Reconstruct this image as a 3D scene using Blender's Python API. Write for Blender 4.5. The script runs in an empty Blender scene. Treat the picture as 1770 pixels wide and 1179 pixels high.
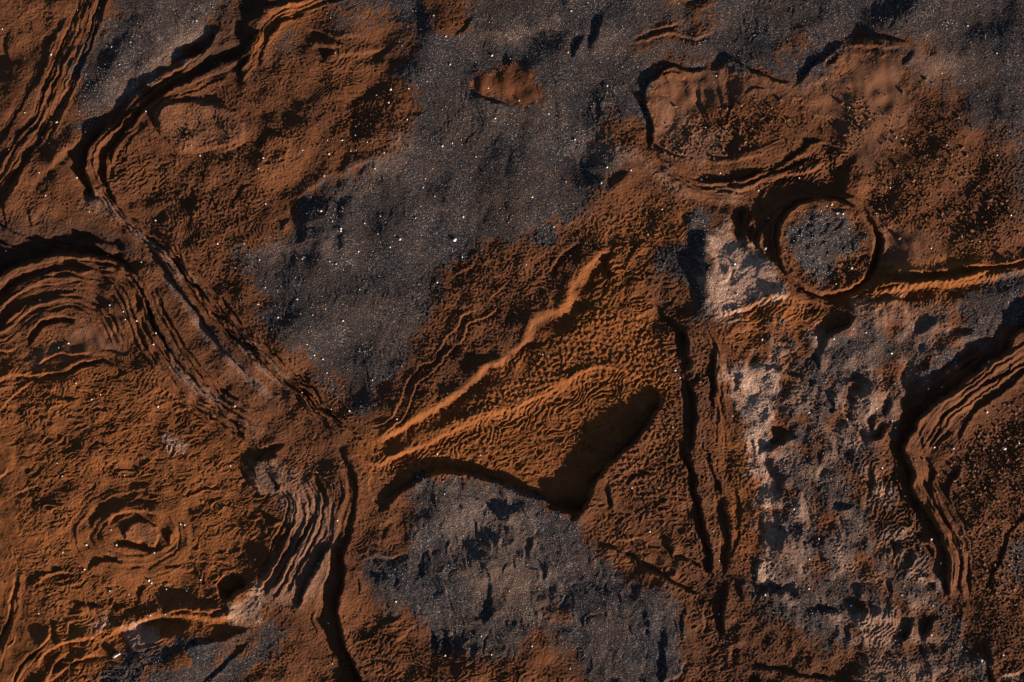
import bpy, math, random
import numpy as np

# ------------------------------------------------------------------ camera, sky, sun, exposure
U = 0.01                                   # metres of ground per unit of the survey grid (1770 x 1179)
CX, CY = 885.0, 589.5
scn = bpy.context.scene
cam_d = bpy.data.cameras.new('camera'); cam = bpy.data.objects.new('camera', cam_d)
scn.collection.objects.link(cam); scn.camera = cam
cam.location = (0, 0, 60.0)
cam_d.sensor_fit = 'HORIZONTAL'; cam_d.angle = 2*math.atan(8.85/60.0)
cam_d.clip_start = 0.5; cam_d.clip_end = 500
SUN_E = math.radians(12.5)
SX, SY = 0.76, 0.65                        # towards the sun on the ground, y pointing down the picture
n_ = math.hypot(SX, SY); SX /= n_; SY /= n_
world = bpy.data.worlds.new('World'); scn.world = world; world.use_nodes = True
wn = world.node_tree.nodes; wl = world.node_tree.links
sky = wn.new('ShaderNodeTexSky'); sky.sky_type = 'NISHITA'; sky.sun_disc = False
sky.sun_elevation = SUN_E; sky.sun_rotation = math.atan2(SX, -SY)
wl.new(sky.outputs['Color'], wn['Background'].inputs['Color'])
wn['Background'].inputs['Strength'].default_value = 0.05
sl = bpy.data.lights.new('sun', 'SUN'); sun = bpy.data.objects.new('sun', sl)
scn.collection.objects.link(sun)
sl.energy = 5.0; sl.angle = math.radians(0.5); sl.color = (1.0, 0.86, 0.70)
from mathutils import Vector
sv = Vector((SX*math.cos(SUN_E), -SY*math.cos(SUN_E), math.sin(SUN_E)))
sun.rotation_euler = sv.to_track_quat('Z', 'Y').to_euler(); sun.location = sv*80
scn.cycles.diffuse_bounces = 1
sky.air_density = .8; sky.dust_density = .4
scn.view_settings.view_transform = 'Standard'; scn.view_settings.look = 'None'
scn.view_settings.gamma = 1; scn.view_settings.use_curve_mapping = False
scn.view_settings.exposure = 1.02

# ------------------------------------------------------------------ noise on a periodic sheet
NT = 2048
_fx = np.fft.rfftfreq(NT)[None, :]; _fy = np.fft.fftfreq(NT)[:, None]
def noise(seed, lo, hi, ani=1.0, ang=0.0, beta=1.0):
    """band-limited noise, wavelengths lo..hi; ani > 1 stretches it along ang (degrees, y down)"""
    r = np.random.default_rng(seed).standard_normal((NT, NT), dtype=np.float32)
    F = np.fft.rfft2(r)
    a = math.radians(ang); c, s = math.cos(a), math.sin(a)
    u = (_fx*c + _fy*s)*ani; v = -_fx*s + _fy*c
    f = np.sqrt(u*u + v*v); f[0, 0] = 1
    g = f**(-beta-0.0)
    g = g/(1+(f*lo)**6)/(1+(1.0/(f*hi))**6)
    g[0, 0] = 0
    t = np.fft.irfft2(F*g, s=(NT, NT)).astype(np.float32)
    return t/t.std()
def samp(t, X, Y):
    xf = np.floor(X); yf = np.floor(Y)
    fx = (X-xf).astype(np.float32); fy = (Y-yf).astype(np.float32)
    x0 = xf.astype(np.int64) % NT; y0 = yf.astype(np.int64) % NT
    x1 = (x0+1) % NT; y1 = (y0+1) % NT
    return (t[y0, x0]*(1-fx)+t[y0, x1]*fx)*(1-fy)+(t[y1, x0]*(1-fx)+t[y1, x1]*fx)*fy
def ss(a, b, x):
    t = np.clip((x-a)/(b-a), 0, 1); return t*t*(3-2*t)

# ------------------------------------------------------------------ survey grid
STEP = 1.36
def axis(n):
    core = np.arange(-14, n+14+STEP, STEP)
    g = np.cumsum(STEP*1.24**np.arange(1, 31))
    return np.concatenate([core[0]-g[::-1], core, core[-1]+g])
AX = axis(1770); AY = axis(1179)
X, Y = np.meshgrid(AX, AY); X = X.astype(np.float64); Y = Y.astype(np.float64)
NXv, NYv = len(AX), len(AY)
n_big = noise(1, 90, 400, beta=1.5)
n_mid = noise(2, 22, 120, beta=1.5)
n_sml = noise(3, 7, 30, beta=1.2)
n_fin = noise(4, 3.2, 9, beta=0.6)
WX = X + 1.3*samp(n_mid, X, Y) + 0.65*samp(n_sml, X+500, Y)
WY = Y + 1.3*samp(n_mid, X+900, Y+700) + 0.65*samp(n_sml, X, Y+600)
WX2 = WX + 9*samp(n_mid, X+300, Y+300)*0.6
N_big = samp(n_big, X, Y); N_mid = samp(n_mid, X+77, Y+1200); N_sml = samp(n_sml, X+31, Y+88); N_fin = samp(n_fin, X, Y)
H = np.zeros_like(X)

# ------------------------------------------------------------------ traced lines
TILE = {}
for r_, y0 in (('A', 0), ('B', 390), ('C', 779)):
    for c_, x0 in (('1', 0), ('2', 440), ('3', 880), ('4', 1320)):
        TILE[r_+c_] = (x0, y0, 450/1326.0)
TILE['P'] = (0, 0, 1.0)
def parse(tile, txt):
    x0, y0, k = TILE[tile]
    v = [float(t) for t in txt.replace(',', ' ').split()]
    return [(x0+v[i]*k, y0+v[i+1]*k) for i in range(0, len(v), 2)]
def extend(p):
    def off(a, b):
        x, y = a
        if x < 9 or x > 1761 or y < 9 or y > 1170:
            dx, dy = a[0]-b[0], a[1]-b[1]; l = math.hypot(dx, dy) or 1
            return (x+dx/l*130, y+dy/l*130)
        return None
    q = list(p)
    a = off(p[0], p[1]); b = off(p[-1], p[-2])
    if a: q = [a]+q
    if b: q = q+[b]
    return q
def spline(p, closed=False, sp=7.0):
    n = len(p); out = []
    if n == 2 and not closed: p = [p[0], ((p[0][0]+p[1][0])/2, (p[0][1]+p[1][1])/2), p[1]]; n = 3
    rng = n if closed else n-1
    for i in range(rng):
        if closed: a, b, c, d = p[(i-1) % n], p[i], p[(i+1) % n], p[(i+2) % n]
        else: a, b, c, d = p[max(i-1, 0)], p[i], p[i+1], p[min(i+2, n-1)]
        L = math.hypot(c[0]-b[0], c[1]-b[1]); m = max(1, int(L/sp))
        for j in range(m):
            t = j/m
            f = lambda k: 0.5*((2*b[k])+(-a[k]+c[k])*t+(2*a[k]-5*b[k]+4*c[k]-d[k])*t*t+(-a[k]+3*b[k]-3*c[k]+d[k])*t**3)
            out.append((f(0), f(1)))
    out.append(out[0] if closed else p[-1])
    return out
def curve_field(pts, R):
    """distance, side and arclength to a polyline inside its neighbourhood"""
    P = np.array(pts)
    ix0, ix1 = np.searchsorted(AX, [P[:, 0].min()-R-12, P[:, 0].max()+R+12])
    iy0, iy1 = np.searchsorted(AY, [P[:, 1].min()-R-12, P[:, 1].max()+R+12])
    if ix1 <= ix0 or iy1 <= iy0: return None
    sh = (iy1-iy0, ix1-ix0)
    D = np.full(sh, 1e9); S = np.zeros(sh); G = np.ones(sh)
    s0 = 0.0
    for i in range(len(P)-1):
        ax, ay = P[i]; bx, by = P[i+1]; dx, dy = bx-ax, by-ay; L2 = dx*dx+dy*dy
        if L2 < 1e-9: continue
        L = math.sqrt(L2)
        jx0, jx1 = np.searchsorted(AX, [min(ax, bx)-R-10, max(ax, bx)+R+10]); jy0, jy1 = np.searchsorted(AY, [min(ay, by)-R-10, max(ay, by)+R+10])
        if jx1 <= jx0 or jy1 <= jy0: s0 += L; continue
        xs = WX[jy0:jy1, jx0:jx1]; ys = WY[jy0:jy1, jx0:jx1]
        t = np.clip(((xs-ax)*dx+(ys-ay)*dy)/L2, 0, 1)
        ex = xs-ax-t*dx; ey = ys-ay-t*dy
        d = np.sqrt(ex*ex+ey*ey)
        v = (slice(jy0-iy0, jy1-iy0), slice(jx0-ix0, jx1-ix0))
        m = d < D[v]
        D[v][m] = d[m]; S[v][m] = (s0+t*L)[m]
        G[v][m] = np.sign(dx*ey-dy*ex)[m]
        s0 += L
    G[G == 0] = 1
    return (slice(iy0, iy1), slice(ix0, ix1)), D, G, S, s0
def sunside(pts):
    """+1 when the right-hand (G=+1) side of the line is the one towards the sun"""
    a = 0
    for (x0, y0), (x1, y1) in zip(pts[:-1], pts[1:]):
        a += (-(y1-y0))*SX + (x1-x0)*SY
    return 1 if a > 0 else -1
def ends(S, L, T):
    T = min(T, 0.35*L)
    return ss(0, T, S)*ss(0, T, L-S)
HV = 0.95 + 0.16*np.clip(samp(n_mid, X+400, Y), -2, 2)
def step(kind, tile, h, w, R, txt, T=28):
    p = spline(extend(parse(tile, txt)))
    f = curve_field(p, R)
    if f is None: return
    v, D, G, S, L = f
    o = sunside(p)*(1 if kind == 'D' else -1)
    a = np.clip(1-D/R, 0, 1)**2*ends(S, L, T)*HV[v]
    H[v] += 0.5*h*(1.0 if kind == 'D' else 1.15)*np.tanh(o*G*D/((0.45 if w < 7 else .62)*w))*a
def ridge(tile, h, w, txt, T=22):
    p = spline(extend(parse(tile, txt)))
    f = curve_field(p, w*3)
    if f is None: return
    v, D, G, S, L = f
    H[v] += h*np.exp(-(D/w)**2)*ends(S, L, T)*HV[v]
strn = [noise(20+i, 2.6, 22, beta=0.9) for i in range(2)]
def strata(tile, amp, hw, txt, lam=1.0, off=0, T=40, stretch=9.0):
    """parallel bedding lines that follow a guide"""
    p = spline(extend(parse(tile, txt)))
    f = curve_field(p, hw+12)
    if f is None: return
    v, D, G, S, L = f
    d = D*G
    k = off*97
    n = samp(strn[0], d/lam*1.0+k+300, S/stretch/lam+k)
    m = ss(hw+8, hw-8, D)*ends(S, L, T)
    H[v] += 0.42*amp*n*m
    rr = random.Random(500+off); o_ = -hw+rr.uniform(0, 3); sg = sunside(p)
    dd = d + 0.8*samp(strn[1], S/14+k, d*0+k)
    i_ = 0
    while o_ < hw:
        mod = np.clip(.75+.55*samp(strn[1], S/(26+rr.random()*20)+o_*71, d*0+o_*37), .0, 1.6)
        hh = amp*rr.choice([2.6, 1.7, 1.3, 2.2])*(1 if rr.random() < .55 else -1)*mod
        x = dd-o_; w_ = rr.uniform(.7, 1.5)
        H[v] += .5*sg*hh*m*np.tanh(x/w_)*np.exp(-np.abs(x)/rr.uniform(2.5, 7))
        o_ += rr.choice([2.4, 3.0, 3.6, 4.5, 6]); i_ += 1
    ROUGH[v] *= (1-0.8*m)
def poly_mask(pts, soft, wob=0.0, sm=True):
    """soft inside-mask of a closed outline; returns slices and mask"""
    P = spline(pts, True, 12.0) if sm else pts+[pts[0]]
    R = soft+wob*2.5+4
    f = curve_field(P, R)
    v, D, G, S, L = f
    xs = WX[v]; ys = WY[v]; ins = np.zeros(D.shape, bool)
    for (ax, ay), (bx, by) in zip(P[:-1], P[1:]):
        if ay == by: continue
        c = ((ay > ys) != (by > ys)) & (xs < (bx-ax)*(ys-ay)/(by-ay)+ax)
        ins ^= c
    d = np.where(ins, D, -D)
    d = np.clip(d, -R, R)
    if wob: d = d + wob*(N_sml[v]*0.5+N_mid[v]*0.6+0.25*N_fin[v])
    return v, ss(-soft, soft, d)
def mask_into(M, tile, soft, wob, txt, val=1.0):
    if M is PALE: soft = soft*1.5+2; wob *= 1.7
    if M is SAND: soft = soft*2.2+2; wob *= 1.6
    v, m = poly_mask(parse(tile, txt), soft, wob)
    M[v] = M[v]*(1-m)+val*m
def plateau(tile, h, w, txt, wob=0.0):
    v, m = poly_mask(parse(tile, txt), w, wob)
    H[v] += h*m
def bump(tile, h, rx, ry, ang, txt, pw=2.0):
    (x, y), = parse(tile, txt); k = TILE[tile][2]
    rx *= k; ry *= k; a = math.radians(ang); c, s = math.cos(a), math.sin(a)
    R = max(rx, ry)*2.6
    i0, i1 = np.searchsorted(AX, [x-R, x+R]); j0, j1 = np.searchsorted(AY, [y-R, y+R])
    v = (slice(j0, j1), slice(i0, i1))
    dx = WX[v]-x; dy = WY[v]-y
    u = (dx*c+dy*s)/rx; w = (-dx*s+dy*c)/ry
    H[v] += h*np.exp(-(u*u+w*w)**(pw/2))
ROUGH = np.ones_like(X)
Z = lambda: np.zeros_like(X)

# ------------------------------------------------------------------ colour and ground-kind masks
SAND, PALE, DARK, ORNG = Z(), Z(), Z(), Z()
M = SAND
mask_into(M, 'A1', 9, 7, '640 -60, 1150 -60, 1130 0, 1080 120, 1000 220, 860 330, 740 430, 640 540, 560 580, 450 650, 380 640, 420 540, 385 420, 370 330, 460 200, 540 130, 610 60', .9)
# central gravel flat
mask_into(M, 'P', 9, 8, '640 -20, 1900 -30, 1900 200, 1690 170, 1600 90, 1540 65, 1470 70, 1400 140, 1290 120, 1240 105, 1160 115, 1115 160, 1110 215, 1060 200, 1035 235, 1060 270, 1090 275, 1040 320, 1000 385, 955 400, 900 415, 830 430, 775 455, 765 500, 735 560, 700 620, 655 680, 615 700, 565 655, 510 600, 465 570, 455 520, 425 470, 400 440, 450 425, 500 390, 520 360, 580 315, 650 280, 700 240, 720 190, 720 150, 690 120, 700 90, 710 50, 660 20')
mask_into(M, 'A2', 6, 6, '850 -60, 1110 -60, 1115 50, 1060 150, 1000 190, 950 160, 900 90', 0)
mask_into(M, 'P', 5, 3, '812 155, 830 125, 865 108, 905 115, 935 145, 940 172, 905 182, 870 176, 835 168', 0)
mask_into(M, 'P', 10, 6, '1068 68, 1120 50, 1190 35, 1245 50, 1240 68, 1170 72, 1100 82', .25)
mask_into(M, 'P', 10, 6, '1150 -10, 1230 -10, 1235 12, 1160 12', .2)
mask_into(M, 'P', 8, 6, '1345 72, 1390 60, 1405 80, 1370 100, 1340 92', .25)
mask_into(M, 'A2', 8, 6, '470 60, 590 90, 600 170, 500 160, 420 170, 380 130', .6)
mask_into(M, 'A2', 7, 5, '150 150, 240 150, 230 230, 160 260, 70 330, 30 400, 0 430, 0 330, 60 250, 110 200', .5)
# right border
mask_into(M, 'P', 14, 10, '1640 60, 1900 20, 1900 420, 1765 340, 1745 240, 1690 215, 1660 160', .85)
mask_into(M, 'P', 12, 8, '1525 65, 1580 70, 1630 120, 1650 175, 1600 160, 1560 110', .45)
# gravel mound inside the ring
mask_into(M, 'P', 5, 4, '1378 380, 1402 366, 1436 368, 1470 384, 1488 408, 1476 432, 1450 440, 1445 470, 1428 484, 1398 474, 1376 452, 1366 425, 1364 398')
# gravel strip beside pale sand
mask_into(M, 'P', 5, 4, '1190 365, 1222 370, 1236 440, 1240 520, 1226 555, 1200 550, 1190 490, 1165 480, 1140 460, 1130 425, 1150 415, 1185 425')
# slope below the ring
mask_into(M, 'B4', 8, 8, '470 500, 600 520, 700 530, 760 570, 840 520, 840 640, 700 680, 540 740, 520 790, 420 800, 280 780, 280 700, 290 640, 350 570', .85)
mask_into(M, 'B4', 8, 8, '990 400, 1090 320, 1340 230, 1340 480, 1200 540, 1100 620, 960 700, 860 780, 760 800, 780 740, 880 700, 960 640, 1000 540', .85)
mask_into(M, 'B4', 7, 8, '-140 700, 60 700, 110 760, 110 900, 60 1000, 0 1060, 60 1179, -60 1179, -70 1000, -130 860', .5)
mask_into(M, 'C4', 8, 8, '0 -60, 130 -30, 400 0, 440 120, 470 220, 560 440, 650 570, 780 680, 860 760, 840 800, 700 740, 640 640, 540 560, 440 420, 360 260, 200 240, 90 200, 30 120', .75)
mask_into(M, 'C4', 8, 8, '-60 660, 100 650, 260 640, 450 640, 500 720, 470 800, 420 860, 420 960, 300 1000, 200 900, 60 850, -60 820', .8)
mask_into(M, 'C4', 7, 8, '860 780, 960 840, 1040 980, 1110 1060, 1160 1179, 1020 1179, 960 1060, 900 960', .7)
mask_into(M, 'C4', 9, 5, '1240 480, 1300 440, 1450 430, 1450 720, 1290 700, 1240 600', .85)
# lower gravel bed
mask_into(M, 'P', 7, 6, '705 860, 725 832, 790 822, 870 838, 940 872, 985 895, 1010 935, 1045 965, 1085 1010, 1130 1015, 1160 1040, 1180 1080, 1178 1120, 1160 1190, 1050 1190, 1000 1150, 965 1110, 930 1085, 905 1110, 880 1140, 800 1128, 750 1120, 730 1075, 700 1058, 660 1045, 635 1010, 622 975, 650 965, 705 955, 712 920')
mask_into(M, 'C3', 5, 5, '150 800, 250 770, 280 860, 230 890, 180 860', .1)
# lower left gravel hollow
mask_into(M, 'C1', 7, 7, '620 1020, 740 1000, 880 975, 1040 965, 1160 960, 1260 910, 1400 860, 1420 960, 1360 1060, 1260 1120, 1160 1260, 520 1260, 600 1090')
mask_into(M, 'C1', 5, 6, '700 1130, 800 1080, 930 1060, 960 1090, 820 1130, 700 1180', .15)
mask_into(M, 'C1', 5, 6, '1080 1060, 1200 980, 1326 940, 1300 1000, 1180 1080, 1100 1140', .3)

M = PALE                                   # dry, light, pinkish sand
mask_into(M, 'P', 9, 5, '1226 415, 1262 398, 1290 425, 1325 455, 1348 500, 1330 520, 1290 525, 1245 556, 1228 520, 1224 460', 1)
mask_into(M, 'B4', 9, 7, '-160 700, 70 720, 60 860, 60 980, 10 1090, -50 1179, -80 1100, -90 960, -150 850', 1)
mask_into(M, 'C4', 9, 6, '-60 -30, 0 -10, 40 160, 60 400, 60 560, 20 680, -6 690, -24 560, 8 420, -30 300, -2 170, -44 60', 1)
mask_into(M, 'B4', 8, 6, '340 830, 430 860, 520 800, 610 850, 600 920, 560 1000, 520 1090, 440 1000, 390 920', .5)
mask_into(M, 'C4', 10, 6, '430 840, 540 800, 660 820, 660 960, 560 1000, 470 950', .55)
mask_into(M, 'C4', 12, 6, '20 460, 130 430, 210 480, 210 560, 80 600, 30 560', .4)
mask_into(M, 'C4', 12, 6, '530 1060, 640 1040, 860 1080, 880 1240, 520 1240', .4)
mask_into(M, 'C1', 5, 4, '640 930, 700 890, 790 900, 810 960, 740 1000, 660 980', .8)
mask_into(M, 'C1', 5, 4, '470 860, 520 840, 545 880, 500 910, 460 890', .9)
mask_into(M, 'C1', 7, 4, '1170 780, 1260 760, 1326 700, 1326 860, 1200 880', .75)
mask_into(M, 'C2', 8, 5, '0 80, 130 60, 180 150, 120 230, 30 220, -30 150', .35)
mask_into(M, 'B1', 5, 3, '830 1075, 880 1070, 960 1110, 940 1150, 860 1150', .7)
mask_into(M, 'B1', 9, 4, '640 30, 740 60, 900 270, 1060 500, 1330 790, 1450 900, 1400 960, 1240 860, 1060 640, 960 470, 860 320, 700 130', .10)
mask_into(M, 'B1', 9, 5, '870 640, 960 740, 1080 860, 1250 980, 1420 1060, 1320 1080, 1120 980, 960 860, 880 760', .16)
mask_into(M, 'B1', 9, 4, '160 640, 300 560, 460 500, 640 610, 640 670, 480 630, 300 660, 170 720', .15)
mask_into(M, 'A1', 3, 2, '1000 20, 1050 30, 1040 60, 1010 60', 1)
mask_into(M, 'A1', 18, 6, '560 540, 740 330, 900 120, 1090 0, 1060 140, 900 290, 760 400, 640 520', .40)
mask_into(M, 'A1', 8, 4, '810 580, 860 540, 960 515, 1130 510, 1240 620, 1230 700, 1100 770, 980 790, 900 740, 840 680', .12)
mask_into(M, 'A1', 8, 4, '430 980, 500 1000, 600 1120, 560 1120, 450 1060', .3)
mask_into(M, 'A2', 18, 8, '640 780, 780 700, 760 860, 640 900, 540 960, 430 1000, 560 880', .32)
mask_into(M, 'B2', 10, 6, '60 80, 240 70, 420 100, 440 160, 250 150, 100 170', .25)
mask_into(M, 'A3', 10, 6, '-40 170, 100 130, 270 80, 260 140, 80 210, -40 230', .25)
mask_into(M, 'A3', 12, 6, '370 680, 560 740, 700 810, 830 900, 960 960, 1200 1000, 1180 1040, 950 1020, 820 960, 660 860, 520 830, 380 800', .30)
mask_into(M, 'A3', 12, 6, '740 560, 800 500, 1000 640, 1120 640, 1100 760, 960 850, 800 760', .22)
mask_into(M, 'A4', 20, 6, '770 230, 900 250, 1000 330, 960 400, 820 370', .35)
mask_into(M, 'P', 16, 8, '760 850, 860 850, 960 960, 960 1080, 860 1060, 780 960', .22)
mask_into(M, 'C4', 3, 2, '1230 1140, 1300 1140, 1326 1160, 1280 1179', .8)
mask_into(M, 'B4', 10, 8, '470 400, 700 390, 860 420, 860 500, 760 560, 640 540, 500 470', .35)

TILE['D'] = (250, 450, 0.229)
def band(M, tile, w, val, txt, soft=2.0):
    f = curve_field(spline(extend(parse(tile, txt))), w+8)
    v, D, G, S, L = f
    m = ss(w+soft, w-soft, D+1.3*N_sml[v])*ends(S, L, 30)
    M[v] = M[v]*(1-m)+val*m
BL = [(6, '120 60, 190 170, 280 290, 360 420, 500 600, 640 760, 780 880, 900 980, 1020 1060'), (3.2, '640 470, 700 520, 800 620, 900 720, 1050 860, 1150 950'),
      (2.8, '640 560, 760 690, 880 820, 1020 930, 1160 1020'), (6, '150 740, 230 830, 330 920, 470 1010, 620 1110'), (2.6, '230 -40, 320 80, 420 210, 520 320')]
for w_, t_ in BL:
    band(PALE, 'D', w_, .30, t_); band(SAND, 'D', w_, .42, t_)
for w_, t_ in ((5, '180 40, 260 200, 350 340, 480 500, 620 660, 760 800, 900 920'), (4, '560 470, 700 600, 860 760, 1040 900'), (5, '0 280, 100 520, 220 680, 360 880, 500 1000')):
    band(DARK, 'D', w_, .5, t_)

mask_into(M, 'C1', 2, 1, '640 410, 670 372, 750 358, 798 385, 805 430, 790 490, 720 470, 640 445', .12)
band(PALE, 'P', 5, .32, '150 322, 190 360, 238 402, 285 448, 325 500'); band(SAND, 'P', 4, .3, '150 322, 190 360, 238 402, 285 448, 325 500')
M = DARK                                   # dark mud, plus painted-in shade on slopes facing away from the sun
mask_into(M, 'P', 20, 10, '20 380, 200 395, 250 430, 200 450, 120 430, 0 470, -60 480, -60 400', .6)  # wide shadow band at the left edge, painted darker
mask_into(M, 'P', 20, 10, '370 20, 440 -20, 500 -20, 440 60, 420 110, 340 130', .6)  # shade of the slope facing up-left, put into the colour
mask_into(M, 'P', 20, 8, '1120 480, 1180 520, 1230 640, 1250 800, 1270 980, 1200 1000, 1180 760, 1150 600', .25)
mask_into(M, 'B2', 20, 8, '60 190, 500 160, 740 250, 560 360, 420 420, 300 480, 150 440, 80 330', .45)  # shaded side of the broad gravel rise, painted in
mask_into(M, 'A2', 20, 8, '380 960, 520 960, 560 1100, 420 1200, 360 1060', .3)  # shade in the gravel grooves, painted as darker tone
mask_into(M, 'P', 25, 10, '1480 60, 1640 60, 1770 330, 1770 460, 1640 330, 1560 160', .15)  # slightly darker tone over a broad area
mask_into(M, 'P', 25, 10, '1560 760, 1770 600, 1800 1200, 1600 1200', .15)
mask_into(M, 'P', 25, 10, '1190 1010, 1500 1010, 1700 1190, 1180 1190', .25)

M = ORNG                                   # stronger orange mud: sunlit tone of slopes painted into the colour
mask_into(M, 'P', 40, 10, '-60 640, 160 620, 330 700, 440 800, 460 1010, 300 1100, 240 1200, -60 1200', .55)
mask_into(M, 'P', 20, 10, '120 1080, 300 1060, 440 1050, 460 1090, 330 1120, 200 1140, 100 1170', .9)
mask_into(M, 'P', 25, 10, '620 760, 880 620, 1050 430, 1110 500, 1170 680, 1100 720, 980 860, 700 830', .8)
mask_into(M, 'P', 25, 10, '1250 540, 1340 510, 1440 560, 1400 640, 1290 620', .6)
mask_into(M, 'P', 20, 10, '1520 460, 1770 440, 1770 490, 1620 520, 1450 530', .8)
mask_into(M, 'P', 20, 10, '1040 400, 1190 340, 1190 420, 1110 460', .4)
mask_into(M, 'P', 20, 10, '1240 740, 1330 800, 1330 940, 1260 960', .6)
mask_into(M, 'P', 20, 10, '460 0, 560 -10, 480 70, 430 110', .7)

# ------------------------------------------------------------------ relief: broad form
calm = Z()
mask_into(calm, 'P', 50, 4, '620 780, 900 650, 1060 580, 1240 600, 1230 780, 1060 960, 940 900, 760 860, 620 880', 1)
calm2 = Z()
mask_into(calm2, 'P', 50, 4, '1260 600, 1420 560, 1620 620, 1560 760, 1640 1000, 1600 1120, 1300 1120, 1280 800', 1)
H += 3.0*N_big*(1-.92*calm)*(1-.5*calm2) + 1.0*N_mid*(1-.55*SAND)*(1-.7*calm)
H += -0.0*X
def tilt(tile, hx, hy, soft, txt):
    """a facet leaning: height falls hx per unit to the right, hy per unit down"""
    v, m = poly_mask(parse(tile, txt), soft, 0)
    x, y = X[v], Y[v]; P = np.array(parse(tile, txt)); cx, cy = P.mean(0)
    H[v] += -m*((x-cx)*hx+(y-cy)*hy)
tilt('P', .020, .020, 60, '-60 660, 160 640, 330 720, 430 820, 430 1010, 300 1080, 240 1200, -60 1200')

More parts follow.
